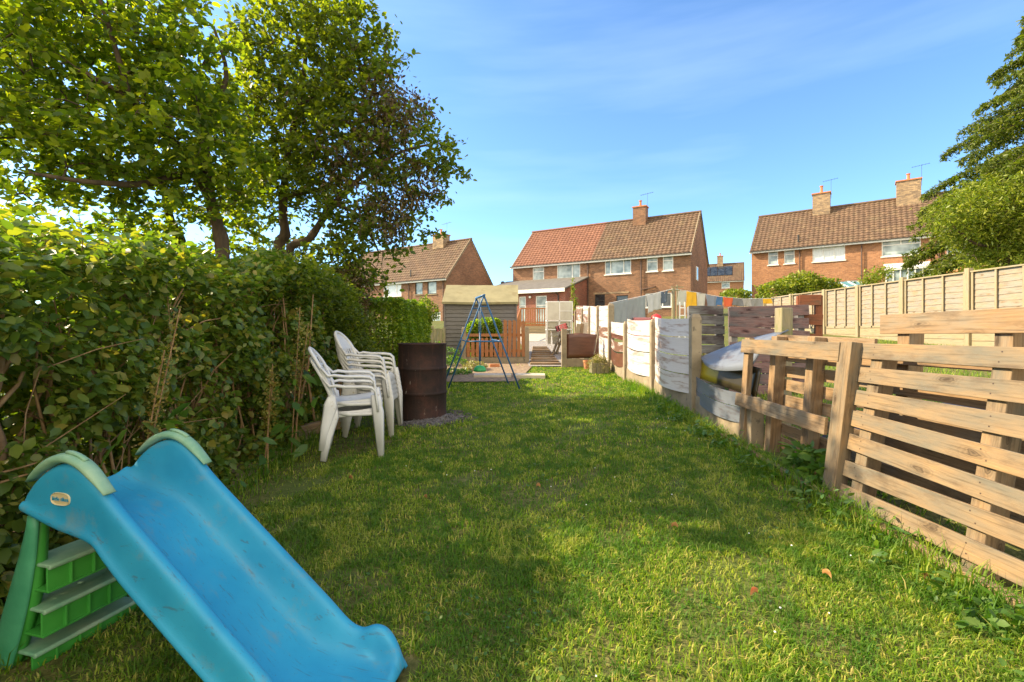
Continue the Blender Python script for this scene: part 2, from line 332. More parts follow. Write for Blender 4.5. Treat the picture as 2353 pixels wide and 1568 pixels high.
def m_grass(ground=False):
    m, n, l, b, out = mat('soil and thatch' if ground else 'grass blade')
    t = n.new('ShaderNodeTexCoord'); v = t.outputs['Object']
    pn = noise(n, l, v, 1.1, 5, .65); pf = noise(n, l, v, 5.5, 4, .6)
    if ground:
        col = ramp(n, l, noise(n, l, v, 26, 5, .7), [(.3, (.05, .055, .015)), (.5, (.12, .12, .03)), (.7, (.24, .20, .08))])
        col = mixc(n, l, ramp(n, l, pn, [(.45, bw(0)), (.6, bw(.6))]), col, (.07, .12, .02))
    else:
        a = n.new('ShaderNodeAttribute'); a.attribute_name = 'rnd'
        col = ramp(n, l, a.outputs['Fac'], [(0, (.09, .165, .018)), (.4, (.17, .27, .024)), (.72, (.30, .37, .04)), (.9, (.48, .41, .11)), (1, (.62, .48, .18))])
        dry = ramp(n, l, pn, [(.50, bw(0)), (.62, bw(.6))]); col = mixc(n, l, dry, col, mixc(n, l, a.outputs['Fac'], (.24, .27, .045), (.52, .46, .13)))
        lush = ramp(n, l, pf, [(.47, bw(0)), (.56, bw(.75))]); col = mixc(n, l, lush, col, (.06, .16, .018))
    l.new(col, b.inputs['Base Color']); b.inputs['Roughness'].default_value = .9 if ground else .5; b.inputs['Specular IOR Level'].default_value = .2
    if ground: bump(n, l, noise(n, l, v, 40, 5, .7), b, .7, .02)
    else:
        tr = n.new('ShaderNodeBsdfTranslucent'); l.new(mixc(n, l, 1, col, (1.65, 1.95, .45), 'MULTIPLY'), tr.inputs[0])
        ms = n.new('ShaderNodeMixShader'); ms.inputs[0].default_value = .45; l.new(b.outputs[0], ms.inputs[1]); l.new(tr.outputs[0], ms.inputs[2]); l.new(ms.outputs[0], out.inputs[0])
    return m
MT['grass'] = m_grass(); MT['ground'] = m_grass(True)
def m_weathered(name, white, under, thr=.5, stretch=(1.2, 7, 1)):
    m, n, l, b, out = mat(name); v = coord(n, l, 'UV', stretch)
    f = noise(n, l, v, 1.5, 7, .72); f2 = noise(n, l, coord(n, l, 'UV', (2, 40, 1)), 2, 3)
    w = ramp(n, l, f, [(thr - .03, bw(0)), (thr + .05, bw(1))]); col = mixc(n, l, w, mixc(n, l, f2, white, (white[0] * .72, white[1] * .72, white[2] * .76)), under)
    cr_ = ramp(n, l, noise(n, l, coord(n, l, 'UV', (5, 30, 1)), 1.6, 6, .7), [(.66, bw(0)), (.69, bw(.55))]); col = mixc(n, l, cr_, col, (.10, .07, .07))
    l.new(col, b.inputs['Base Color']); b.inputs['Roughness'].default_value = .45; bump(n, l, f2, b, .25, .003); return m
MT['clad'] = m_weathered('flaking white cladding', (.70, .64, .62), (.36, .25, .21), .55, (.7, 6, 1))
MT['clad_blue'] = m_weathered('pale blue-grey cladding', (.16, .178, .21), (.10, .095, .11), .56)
MT['clad_torn'] = m_weathered('torn brown cladding', (.62, .55, .50), (.17, .085, .055), .44)
MT['clad_brown'] = m_simple('brown cladding sheet', (.09, .035, .022), (.17, .07, .045), 3, .35, .15, 40, kind='UV', stretch=(.8, 5, 1), spots=((.30, .22, .20), 1.6, .64))
MT['yellow0'] = m_simple('yellow board face', (.34, .27, .015), (.46, .38, .03), 3, .3, 0, kind='UV', stretch=(1, 4, 1), spots=((.04, .03, .015), .9, .5))
def m_yel():
    m, n, l, b, out = mat('yellow and dark brown board face'); s_ = n.new('ShaderNodeSeparateXYZ'); l.new(coord(n, l, 'UV'), s_.inputs[0])  # yellow at the start of the board, dark brown along the rest
    ad = n.new('ShaderNodeMath'); ad.operation = 'MULTIPLY_ADD'; l.new(noise(n, l, coord(n, l, 'UV'), 5), ad.inputs[0]); ad.inputs[1].default_value = .35; l.new(s_.outputs[0], ad.inputs[2])
    l.new(ramp(n, l, ad.outputs[0], [(.6, (.40, .30, .01)), (.66, (.035, .026, .01))]), b.inputs['Base Color']); b.inputs['Roughness'].default_value = .35; return m
MT['yellow'] = m_yel()
def cloth_mat(name, c): return m_simple(name, tuple(x * .82 for x in c), c, 6, .9, .2, 300)
# ------------------------------------------------------------------ ground sheet
def build_ground():
    def ax(a): return np.array(sorted(set(a)))
    xs = ax(list(np.arange(-8, 14, .25)) + [-600, -250, -120, -60, -30, -16, -12, 18, 24, 32, 45, 70, 120, 250, 600])
    ys = ax(list(np.arange(-4, 20, .25)) + [-60, -25, -10, 24, 28, 34, 40, 46, 54, 64, 78, 120, 250, 700])
    V = []
    for y in ys:
        for x in xs:
            z = gz(x, y) + .012 * math.sin(x * 2.1 + y * 1.3) * math.cos(y * 1.7 - x)
            V.append((x, y, z))
    nx = len(xs); idx = np.arange((len(ys) - 1) * nx).reshape(-1, nx)[:, :-1].ravel()
    f = np.stack([idx, idx + 1, idx + nx + 1, idx + nx], 1)
    o = np_mesh('ground', np.array(V), [f], MT['ground']); tag(o, kind='structure')
build_ground()
# soil beds and path (sheets a few mm over each other)
MT['soil'] = m_simple('bare soil', (.14, .09, .055), (.34, .24, .15), 14, .95, .8, 40, spots=((.42, .34, .26), 30, .66))
def sheet(name, pts, dz, m, step=None):
    mb = MB(); c = [Vector((p[0], p[1], gz(p[0], p[1]) + dz)) for p in pts]
    mb.grid(lambda a, b: (lambda q: (q.x, q.y, gz(q.x, q.y) + dz))(c[0].lerp(c[1], a).lerp(c[3].lerp(c[2], a), b)), 14, 14)
    o = mb.build(name, m); tag(o, kind='structure'); return o
sheet('soil_bed', [(-2.0, 8.15), (.1, 8.2), (.55, 11.2), (-2.2, 11.2)], .022, MT['soil'])
sheet('gravel_path', [(.38, 10.5), (1.25, 10.5), (1.9, 17.5), (.3, 17.5)], .026, MT['gravel'])
sheet('patio', [(.2, 17.4), (2.1, 17.4), (3.2, 30), (-1.5, 30)], .034, MT['slab'])
sheet('dry_bank', [(-3.4, -1), (-1.92, .5), (-1.95, 8), (-3.4, 8)], .02, MT['soil'])
# ------------------------------------------------------------------ lawn blades
def nfield(x, y):
    return (np.sin(x * 2.3 + 1.3 * np.sin(y * 1.7)) + np.sin(y * 2.9 + 1.1 * np.sin(x * 2.2 + 1)) + np.sin(x * 5.1 - y * 4.3) * .6) / 2.6
def lawn():
    bands = [(.85, 2.6, 15000, 1.0), (2.6, 4.2, 9000, 1.15), (4.2, 7, 4200, 1.5), (7, 11.3, 2400, 1.9)]
    X = []; Y = []; S = []
    for y0, y1, den, s in bands:
        w0, w1 = -2.05, 2.12; n = int((w1 - w0) * (y1 - y0) * den)
        x = RNG.uniform(w0, w1, n); y = RNG.uniform(y0, y1, n)
        k = (np.abs(x) < 1.15 * y + .15)
        bare = (y > 8.2) & (x < .12 + (y - 8.2) * .14) & (RNG.uniform(size=n) < .97)
        path = (y > 10.45) & (x > .38) & (x < 1.3)
        worn = (x < -1.42 + .35 * nfield(x * 2, y * 2)) & (RNG.uniform(size=n) < .75)
        thin = ((nfield(x * 1.4, y * 1.4) > .5) & (RNG.uniform(size=n) < .6)) | ((nfield(x * 3.1 + 2, y * 2.7) > .62) & (RNG.uniform(size=n) < .55))
        ash = ((x + .92) ** 2 + (y - 5.3) ** 2 < .33 ** 2)
        sx = (x + 1.287) * .969 - (y - 1.685) * .248; sy = (x + 1.287) * .248 + (y - 1.685) * .969; under = (np.abs(sy) < .225) & (sx > .42) & (sx < .95)
        k &= ~(under | bare | path | worn | thin | ash)
        X.append(x[k]); Y.append(y[k]); S.append(np.full(k.sum(), s))
    x, y, s = map(np.concatenate, (X, Y, S)); n = len(x)
    z = np.where(y < 11.3, .04 * y, .452 + .06 * (y - 11.3)) + .012 * np.sin(x * 2.1 + y * 1.3) * np.cos(y * 1.7 - x)
    P = np.stack([x, y, z - .004], 1)
    edge = np.clip((np.abs(x) - 1.75) / .3, 0, 1)
    h = (.021 + .015 * RNG.uniform(size=n) + .022 * np.clip(nfield(x * 1.9, y * 1.9), 0, 1) + .05 * edge * RNG.uniform(size=n)) * (1 + .12 * (s - 1))
    tall = RNG.uniform(size=n) < .012; h[tall] *= 2.1
    a = RNG.uniform(0, 2 * np.pi, n); lean = RNG.uniform(.25, 1.5, n)
    d = np.stack([np.cos(a), np.sin(a), np.zeros(n)], 1); b = np.stack([-np.sin(a), np.cos(a), np.zeros(n)], 1)
    w = (.0024 * s * RNG.uniform(.7, 1.4, n))[:, None]; up = np.array([0, 0, 1.0])
    hh = h[:, None]; ln = lean[:, None]
    m = P + up * hh * .6 + d * hh * .25 * ln; t = P + up * hh * (1.02 - .22 * ln) + d * hh * .85 * ln
    V = np.stack([P - b * w, P + b * w, m + b * w * .8, m - b * w * .8, t], 1).reshape(-1, 3)
    base = (np.arange(n) * 5)[:, None]
    o = np_mesh('lawn_grass', V, [base + np.array([[0, 1, 2, 3]]), base + np.array([[3, 2, 4]])], MT['grass'], None, np.repeat(RNG.uniform(0, 1, n) ** 1.15, 5))
    tag(o, kind='stuff', label='short lawn with dry patches running up the garden', cat='grass')
lawn()
def clover():
    n = 5200; x = RNG.uniform(-1.7, 2.0, n); y = .95 + 6 * RNG.uniform(size=n) ** 1.4; k = (nfield(x * 2.6 + 3, y * 2.6) > .2) | (x > 1.75); x, y = x[k], y[k]
    P = np.stack([x, y, .04 * y + RNG.uniform(.012, .035, len(x))], 1)
    o = leaves('clover', P, .017, MT['weed'], None, up=2.5, width=.95, droop=0); tag(o, kind='stuff', label='low clover and weeds scattered in the lawn', cat='ground cover')
clover()
def daisies():
    mb = MB()
    for i in range(100):
        y = random.uniform(1.5, 7.5); x = random.uniform(-.9, 1.9)
        if nfield(x * .8 + 2, y * .8) < -.1: continue
        r = random.uniform(.0025, .0042); z = gz(x, y) + random.uniform(.03, .05)
        mb.lathe((x, y, z), [(.001, .003), (r, .002), (r * 1.1, 0), (r * .5, -.003)], 8)
    o = mb.build('daisies', m_simple('daisy petal', (.8, .8, .78), (.9, .9, .88), 4, .6, 0)); tag(o, kind='stuff', label='tiny white daisies dotted over the lawn', cat='flowers')
daisies()
# ------------------------------------------------------------------ houses
class Fac:
    def __init__(s, uR, D, t, L, zb):
        s.t = Vector((t[0], t[1])).normalized(); PR = Vector(((uR - CX) * D / F_PX, D)); s.P = PR - s.t * L
        s.n = Vector((-s.t.y, s.t.x)); s.zb = zb; s.L = L; s.rz = math.atan2(s.t.y, s.t.x)
    def sx(s, u, w=0):        # local x of the photo column u on the plane w in front of the wall
        P = s.P - s.n * w; k = (u - CX) / F_PX
        return (k * P.y - P.x) / (s.t.x - k * s.t.y)
    def z(s, x, v, w=0):
        P = s.P - s.n * w + s.t * x; return EYE + (HY - v) * P.y / F_PX - s.zb
    def rect(s, u0, u1, v0, v1, w=0):
        x0, x1 = s.sx(u0, w), s.sx(u1, w); xm = (x0 + x1) / 2
        return (x0, x1, s.z(xm, v1, w), s.z(xm, v0, w))
def wall_with_openings(mb, L, H, ops, depth=.1, y=0, x0=0):
    xs = sorted({x0, L} | {a for o in ops for a in o[:2]}); zs = sorted({-1.5, H} | {a for o in ops for a in o[2:4]})
    for i in range(len(xs) - 1):
        for j in range(len(zs) - 1):
            cx, cz = (xs[i] + xs[i + 1]) / 2, (zs[j] + zs[j + 1]) / 2
            if any(o[0] < cx < o[1] and o[2] < cz < o[3] for o in ops): continue
            mb.add([(xs[i], y, zs[j]), (xs[i + 1], y, zs[j]), (xs[i + 1], y, zs[j + 1]), (xs[i], y, zs[j + 1])], [(0, 1, 2, 3)])
    for (a, b, c, d) in [o[:4] for o in ops]:
        for q in ([(a, c), (b, c)], [(b, c), (b, d)], [(b, d), (a, d)], [(a, d), (a, c)]):
            (p, r), (s_, t_) = q; mb.add([(p, y, r), (s_, y, t_), (s_, y + depth, t_), (p, y + depth, r)], [(0, 1, 2, 3)])
def window(par, x0, x1, z0, z1, style='2', y=0, frame='white', pane='glass', sill=True, name='window'):
    mb = MB(); fw = .055; yc = y + .06
    for a, b in (((x0, z0 + fw / 2), (x1, z0 + fw / 2)), ((x0, z1 - fw / 2), (x1, z1 - fw / 2))): mb.bar((a[0], yc, a[1]), (b[0], yc, b[1]), fw, .06)
    for x in (x0 + fw / 2, x1 - fw / 2): mb.bar((x, yc, z0 + fw), (x, yc, z1 - fw), fw, .06, (1, 0, 0))
    w = x1 - x0; h = z1 - z0
    def vm(fr, a=0, b=1): mb.bar((x0 + w * fr, yc, z0 + fw + (h - 2 * fw) * a), (x0 + w * fr, yc, z0 + fw + (h - 2 * fw) * b), .06, .055, (1, 0, 0))
    def hm(fz, a=0, b=1): mb.bar((x0 + fw + (w - 2 * fw) * a, yc, z0 + h * fz), (x0 + fw + (w - 2 * fw) * b, yc, z0 + h * fz), .055, .05)
    if style == '2r': vm(.66)
    if style == '3': vm(.33); vm(.66); hm(.72, .36, .64)
    if style == '3b': vm(.22); vm(.72)
    if style == 't': hm(.68)
    if style == 't2': hm(.62); vm(.5, .62, 1)
    f = mb.build(name, MT[frame], par)
    p = MB(); p.add([(x0 + .02, y + .075, z0 + .02), (x1 - .02, y + .075, z0 + .02), (x1 - .02, y + .075, z1 - .02), (x0 + .02, y + .075, z1 - .02)], [(0, 1, 2, 3)]); p.build('pane', MT[pane], f)
    if sill: s = MB(); s.box(x0 - .06, x1 + .06, y - .06, y + .03, z0 - .07, z0 - .002); s.build('sill', MT['white'] if frame == 'white' else MT['concrete'], f)
    return f
def roof_slope(name, par, x0, x1, W2, H0, H1, m, over=.25, front=True):
    slope = math.hypot(W2 + over, (H1 - H0) * (W2 + over) / W2); n = max(6, int(slope / .3)); nx = int((x1 - x0) / .075)
    run, rise = W2 + over, (H1 - H0) * (W2 + over) / W2
    a = math.atan2(rise, run); nv = (-math.sin(a), math.cos(a))
    rows = []
    for c in range(n): rows += [(c / n, .045), ((c + .97) / n, .008)]
    rows.append((1, .01)); X = np.linspace(x0, x1, nx + 1); V = []; U = []
    for (t, o) in rows:
        for x in X:
            hgt = o + .018 * (math.sin(x / .3 * 2 * math.pi) > 0) * 1.0 + .01 * math.sin(x / .3 * 2 * math.pi)
            yy = -over + run * t + nv[0] * hgt; zz = H0 - (rise - (H1 - H0)) + rise * t + nv[1] * hgt
            V.append((x, yy if front else 2 * W2 - yy, zz)); U.append((x, t * slope))
    mb = MB(); k = nx + 1; fs = []; uv = []
    for j in range(len(rows) - 1):
        for i in range(nx):
            q = (j * k + i, j * k + i + 1, (j + 1) * k + i + 1, (j + 1) * k + i); fs.append(q if front else q[::-1]); u = [U[z] for z in (q if front else q[::-1])]
            mid = ((X[i] + X[i + 1]) / 2, (rows[j][0] + rows[j + 1][0]) / 2 * slope) if j % 2 == 0 else u[0]
            uv.append([mid] * 4)
    mb.add(V, fs, uv); return mb.build(name, m, par)
def chimney(par, roof, x, y, w, dpt, z0, z1, pots=1, brick='brick_ch', aerial=False):
    mb = MB(); mb.box(x - w / 2, x + w / 2, y - dpt / 2, y + dpt / 2, z0, z1); ch = mb.build('chimney', MT[brick], roof)
    cp = MB(); cp.box(x - w / 2 - .06, x + w / 2 + .06, y - dpt / 2 - .06, y + dpt / 2 + .06, z1, z1 + .09)
    fl = MB(); fl.box(x - w / 2 - .08, x + w / 2 + .08, y - dpt / 2 - .09, y - dpt / 2 - .004, z0 - .0, z0 + .45)
    cp.lathe((x, y, z1 + .09), [(.10, 0), (.12, .02), (.10, .06), (.09, .5 if pots > 1 else .42), (.13, .53 if pots > 1 else .45), (.13, .6 if pots > 1 else .5), (.02, .58 if pots > 1 else .49)], 12)
    cp.build('chimney_pot', MT['clay'], roof)
    if aerial:
        a = MB(); a.tube([(x + w / 2 + .05, y, z1 - .4), (x + w / 2 + .05, y, z1 + 1.1)], .010, 6); a.tube([(x + w / 2 - .5, y, z1 + 1.0), (x + w / 2 + .5, y, z1 + 1.1)], .012, 5)
        for k in range(6): a.tube([(x + w / 2 - .45 + k * .18, y - .15, z1 + 1.0 + k * .02), (x + w / 2 - .45 + k * .18, y + .15, z1 + 1.0 + k * .02)], .008, 4)
        a.build('aerial', MT['blackmetal'], roof)
def house(fc, W2, eave, ridge, wins, label, roofs, brick, pipes=(), name='brick_house', gable_wins=(), extra_ops=()):
    root = thing(name, (fc.P.x, fc.P.y, fc.zb), label, 'house', fc.rz); L = fc.L
    mb = MB(); wall_with_openings(mb, L, eave, [w[:4] for w in wins] + [w[:4] for w in extra_ops])
    mb.add([(0, 0, -1.5), (0, 2 * W2, -1.5), (0, 2 * W2, eave), (0, W2, ridge - .04), (0, 0, eave)], [(4, 3, 2, 1, 0)])
    mb.add([(L, 0, -1.5), (L, 2 * W2, -1.5), (L, 2 * W2, eave), (L, W2, ridge - .04), (L, 0, eave)], [(0, 1, 2, 3, 4)])
    mb.add([(0, 2 * W2, -1.5), (L, 2 * W2, -1.5), (L, 2 * W2, eave), (0, 2 * W2, eave)], [(3, 2, 1, 0)])
    mb.build('wall', MT[brick], root)
    rf0 = None
    for (a, b, m) in roofs:
        rf = roof_slope('roof', root, a, b, W2, eave, ridge, MT[m])
        bk = roof_slope('roof', root, a, b, W2, eave, ridge, MT[m], front=False); rf0 = rf0 or rf
        rg = MB(); rg.tube([(a, W2, ridge + .05), (b, W2, ridge + .05)], .11, 8); rg.build('ridge_tiles', MT[m], rf)
    g = MB(); g.box(-.1, L + .1, -.30, -.18, eave - .26, eave - .15); g.build('gutter', MT['white'], root)
    g = MB(); g.bar((0 - .1, -.32, eave - .12), (L + .1, -.32, eave - .12), .06, .1); g.build('gutter_lip', MT['blackmetal'], root)
    g = MB(); g.add([(0, -.25, eave - .16), (L, -.25, eave - .16), (L, .0, eave - .16), (0, 0, eave - .16)], [(0, 1, 2, 3)]); g.build('soffit', MT['white'], root)
    for x in (-.02, L + .02):
        vb = MB()
        for sgn in (0, 1):
            ya, yb = (-.25, W2) if not sgn else (2 * W2 + .25, W2)
            za = eave - (ridge - eave) * .25 / W2; vb.bar((x, ya, za + .0), (x, yb, ridge), .16, .06, (0, 0, 1))
        vb.build('verge', MT['concrete'] if brick != 'brick_or' else MT['tile'], root)
    for w in wins: window(root, *w[:4], *w[4:])
    for (x, zt, zb_) in pipes:
        p = MB(); p.tube([(x, -.25, eave - .2), (x, -.09, eave - .45), (x, -.09, zb_)], .045, 8); p.build('drainpipe', MT['brownpipe'], root)
    return root, rf0
f2 = Fac(1587, 32, (.857, -.515), 14.1, 1.6)
E2 = 5.07; R2 = 8.5
def wr(fc, u0, u1, v0, v1, *st): return (*fc.rect(u0, u1, v0, v1), *st)
wins2 = [wr(f2, 1224, 1250, 615, 645, 't'), wr(f2, 1280, 1333, 607, 640, '2r'), wr(f2, 1390, 1450, 597, 630, '3b'),
         wr(f2, 1486, 1511, 591, 624, 't'), wr(f2, 1523, 1547, 588, 622, 't'), wr(f2, 1367, 1390, 677, 722, 't', 0, 'blackmetal', 'darkglass'),
         wr(f2, 1416, 1443, 679, 722, 't', 0, 'blackmetal', 'darkglass'), wr(f2, 1483, 1543, 674, 706, '3', 0, 'white', 'darkglass')]
b2 = f2.sx(1357)
h2, r2 = house(f2, 3.6, E2, R2, wins2, 'pair of brown brick houses with a red and a brown tiled roof, in the middle', [(-.12, b2, 'tile_red'), (b2, 14.22, 'tile')], 'brick', [(f2.sx(1352), 0, -.5), (f2.sx(1474), 0, .0)])
cxx = f2.sx(1472) ; chimney(h2, r2, 9.75, 3.3, 1.0, .75, R2 - .7, R2 + .85, 1, 'brick', True)
# gable window, soil pipes, lights on the wall
g = MB(); g.box(14.1, 14.14, 2.0, 2.7, 3.3, 4.3); gw = g.build('gable_window', MT['white'], h2); g = MB(); g.box(14.13, 14.15, 2.08, 2.62, 3.38, 4.22); g.build('pane', MT['glass'], gw)
g = MB(); g.tube([(f2.sx(1474), -.1, 2.6), (f2.sx(1474) + .9, -.1, 2.75), (f2.sx(1474) + 1.0, 0, 2.8)], .045, 7); g.build('waste_pipe', MT['brownpipe'], h2)
# header course above the ground-floor openings
g = MB(); g.box(f2.sx(1364), f2.sx(1446), -.02, -.002, f2.z(8, 676), f2.z(8, 672)); g.build('lintel', MT['brick_ch'], h2)
# lean-to extension
LX = 6.6; LW = 4.0; LE = 2.55
ops = [(*f2.rect(1193, 1208, 677, 747, LW), 't'), (*f2.rect(1231, 1256, 677, 747, LW), 't')]
ops = [(a, b, 0.05, 2.15, s) for (a, b, c, d, s) in ops]
lt = MB(); wall_with_openings(lt, LX, LE, [o[:4] for o in ops], .1, -LW, -.4)
lt.add([(LX, -LW, -1), (LX, 0, -1), (LX, 0, 3.62), (LX, -LW, LE)], [(0, 1, 2, 3)]); lt.add([(-.4, -LW, -1), (-.4, 0, -1), (-.4, 0, 3.62), (-.4, -LW, LE)], [(3, 2, 1, 0)])
ltw = lt.build('extension_wall', MT['brick_red'], h2)
for o in ops: window(ltw if False else h2, o[0], o[1], o[2], o[3], 't', -LW, 'white', 'glass', False, 'extension_door')
lr = MB(); lr.bar((-.6, -LW - .25, LE + .02), (-.6, 0.0, 3.72), .1, .001, (1, 0, 0))
lr = MB(); lr.add([(-.6, -LW - .28, LE - .02), (LX + .15, -LW - .28, LE - .02), (LX + .15, 0, 3.72), (-.6, 0, 3.72), (-.6, -LW - .28, LE + .08), (LX + .15, -LW - .28, LE + .08), (LX + .15, 0, 3.82), (-.6, 0, 3.82)], [(0, 3, 2, 1), (4, 5, 6, 7), (0, 1, 5, 4), (1, 2, 6, 5), (2, 3, 7, 6), (3, 0, 4, 7)])
lr.build('extension_roof', MT['leanroof'], h2)
lf = MB(); lf.box(-.6, LX + .1, -LW - .34, -LW - .285, LE - .2, LE + .06); lf.build('fascia', MT['white'], h2)
lp = MB(); lp.tube([(LX - .7, -LW - .3, LE - .1), (LX - .5, -LW - .08, LE - .4), (LX - .5, -LW - .08, 0)], .04, 7); lp.build('drainpipe', MT['blackmetal'], h2)
lm = MB(); lm.lathe((f2.sx(1219, LW), -LW - .08, 2.1), [(.01, -.12), (.08, -.08), (.1, 0), (.06, .06), (.01, .08)], 10); lm.build('wall_lamp', MT['white'], h2)
# house 1 (left)
f1 = Fac(1026.5, 38, (.838, -.545), 14, .6)
wins1 = [wr(f1, 881, 922, 652, 681, '3b', 0, 'white', 'curtain'), wr(f1, 954, 971, 648, 677, '', 0, 'blackmetal', 'glass'), wr(f1, 982, 1003, 647, 676, '', 0, 'blackmetal', 'glass'), wr(f1, 990, 1012, 717, 745, 't', 0)]
h1, r1 = house(f1, 3.1, 5.0, 8.55, wins1, 'brown brick house with a shaded gable, behind the tree and the shed', [(-.12, 14.12, 'tile')], 'brick', [(f1.sx(941), 0, -.5), (f1.sx(1020), 0, -.5)])
chimney(h1, r1, f1.sx(966) - .9 + .6, 2.95, 1.25, .9, 8.55 - .55, 8.55 + .65, 1, 'brick_ch', True)
g = MB(); g.tube([(f1.sx(941) - .1, .25, 5.3), (f1.sx(941) - .1, .25, 5.95)], .05, 8); g.build('vent_pipe', MT['blackmetal'], r1)
g = MB(); g.box(14.0, 14.05, 2.2, 3.5, 3.9, 4.5); gw = g.build('gable_window', MT['blackmetal'], h1); g = MB(); g.box(14.04, 14.06, 2.3, 3.4, 3.98, 4.42); g.build('pane', MT['glass'], gw)
# house 3 (far, solar panels)
f3 = Fac(1709, 75, (.90, -.43), 14, 4.6)
h3, r3 = house(f3, 3.6, 4.85, 8.0, [wr(f3, 1658, 1677, 648, 662, 't')], 'distant brick house with solar panels on its roof', [(-.12, 14.12, 'tile')], 'brick_or')
g = MB(); xx = f3.sx(1675); chimney(h3, r3, xx - 1.4, 3.4, .9, .7, 7.6, 9.3, 1, 'brick_ch')
g = MB(); a3 = math.atan2(3.15, 3.6)
for k in range(6):
    x = 6.2 + k * 1.12
    q = lambda s_, dz: (lambda y: (y, 4.85 + y * 3.15 / 3.6 + dz))(s_)
    y0, z0 = q(1.0, .13); y1, z1 = q(2.9, .13)
    g.bar((x, y0, z0), (x, y1, z1), 1.05, .04, (1, 0, 0))
g.build('solar_panels', MT['darkglass'], r3)
# house 4 (right terrace)
f4 = Fac(1727, 37, (.796, -.605), 0, 2.5); f4.L = 21.0
wins4 = [wr(f4, 1765, 1788, 578, 609, 't'), wr(f4, 1802, 1826, 575, 606, 't'), wr(f4, 1867, 1942, 564, 600, '3', 0, 'white', 'curtain'),
         wr(f4, 2026, 2116, 546, 587, 't2'), wr(f4, 2175, 2235, 540, 583, '2r'), wr(f4, 1940, 1971, 645, 672, '2r')]
h4, r4 = house(f4, 3.7, 5.06, 8.4, wins4, 'long terrace of orange brick houses with two chimneys on the right', [(-.12, 21.1, 'tile')], 'brick_or', [(f4.sx(1838), 0, -1), (f4.sx(1980), 0, -1), (f4.sx(2157), 0, -1)], name='terraced_houses')
def chx(fc, u, w): # column on the ridge plane
    return fc.sx(u, -w)
chimney(h4, r4, chx(f4, 1888, 3.5), 3.4, 1.15, .8, 7.75, 9.5, 2, 'brick_ch', True)
chimney(h4, r4, chx(f4, 2087, 3.5), 3.4, 1.35, .9, 7.75, 9.5, 1, 'brick_ch', True)
g = MB(); g.tube([(f4.sx(1833), .4, 5.3), (f4.sx(1833), .4, 6.0)], .06, 8); g.build('vent_pipe', MT['blackmetal'], r4)
cx0, cx1 = f4.sx(2036, 1.6), f4.sx(2138, 1.6)
g = MB(); zc = f4.z(cx0, 622, 1.6)
for k in range(7): x = cx0 + (cx1 - cx0) * k / 6; g.bar((x, -1.6, -.5), (x, -1.6, zc), .06, .06, (1, 0, 0))
g.box(cx0 - .1, cx1 + .1, -1.68, -1.55, zc, zc + .14); g.add([(cx0 - .1, -1.7, zc + .12), (cx1 + .1, -1.7, zc + .12), (cx1 + .1, -.02, zc + .6), (cx0 - .1, -.02, zc + .6)], [(0, 1, 2, 3)])
cv = g.build('conservatory', MT['white'], h4); g = MB(); g.add([(cx0, -1.58, -.5), (cx1, -1.58, -.5), (cx1, -1.58, zc), (cx0, -1.58, zc)], [(0, 1, 2, 3)]); g.build('pane', MT['glass'], cv)
g = MB(); a_, b_ = f4.sx(2160, 1), f4.sx(2240, 1); zz = f4.z(a_, 630, 1); g.add([(a_, -1.1, zz), (b_, -1.1, zz), (b_, -.02, zz + .35), (a_, -.02, zz + .35), (a_, -1.1, zz + .12), (b_, -1.1, zz + .12), (b_, -.02, zz + .5), (a_, -.02, zz + .5)], [(0, 3, 2, 1), (4, 5, 6, 7), (0, 1, 5, 4), (1, 2, 6, 5), (3, 0, 4, 7)]); g.build('porch_roof', MT['clay'], h4)
# pole behind the shed
p = W(1155, 660, 45); mb = MB(); mb.tube([(p.x, p.y, 1), (p.x, p.y, p.z + .5)], .09, 8); mb.lathe((p.x, p.y, p.z + .1), [(.1, 0), (.2, .1), (.2, .35), (.1, .45)], 8)
o = mb.build('flue_pipe', MT['blackmetal']); tag(o, 'thin dark flue pole against the sky above the shed roof', 'pole')
# ------------------------------------------------------------------ shed
def shed():
    d = 12.5; A = W(1022, 700, d); B = W(1186, 700, d); g0 = gz(0, d)
    r = thing('garden_shed', (A.x, d, g0), 'grey boarded garden shed with a sagging olive felt roof', 'shed'); L = B.x - A.x; H = 1.50; Wd = 1.5; RH = 2.0
    mb = MB(); n = 14
    for k in range(n): z0 = H * k / n; mb.bar((0, -.008 + .0, z0 + H / n / 2), (L, -.008, z0 + H / n / 2), H / n - .004, .022, (0, .16, 1))
    mb.add([(0, 0, 0), (L, 0, 0), (L, 0, H), (0, 0, H)], [(0, 1, 2, 3)])
    for x in (0, L): mb.add([(x, 0, 0), (x, Wd, 0), (x, Wd, H), (x, Wd / 2, RH - .04), (x, 0, H)], [(0, 1, 2, 3, 4)])
    mb.add([(0, Wd, 0), (L, Wd, 0), (L, Wd, H), (0, Wd, H)], [(3, 2, 1, 0)]); mb.build('wall', MT['shedwood'], r)
    mb = MB()
    def rf(a, b):
        x = -.06 + (L + .12) * a; y = -.1 + (Wd / 2 + .1) * b; z = H - .03 + (RH - H + .03) * b - .035 * (1 - math.cos((a - .5) * 2 * math.pi)) * 0 - .012 * math.sin(a * math.pi) + .002 * math.sin(a * 17 + b * 5)
        return (x, y, z)
    mb.grid(rf, 40, 8); mb.grid(lambda a, b: (lambda q: (q[0], Wd - q[1], q[2]))(rf(1 - a, b)), 40, 8); mb.grid(lambda a, b: (rf(a, 0)[0], rf(a, 0)[1] - .003, rf(a, 0)[2] - .05 * b), 40, 1)
    mb.build('roof', MT['felt'], r, solid=.02)
    for x in (0.0, L): mb = MB(); mb.bar((x, -.02, 0), (x, -.02, H), .04, .035, (1, 0, 0)); mb.build('corner_trim', MT['shedwood'], r)
shed()
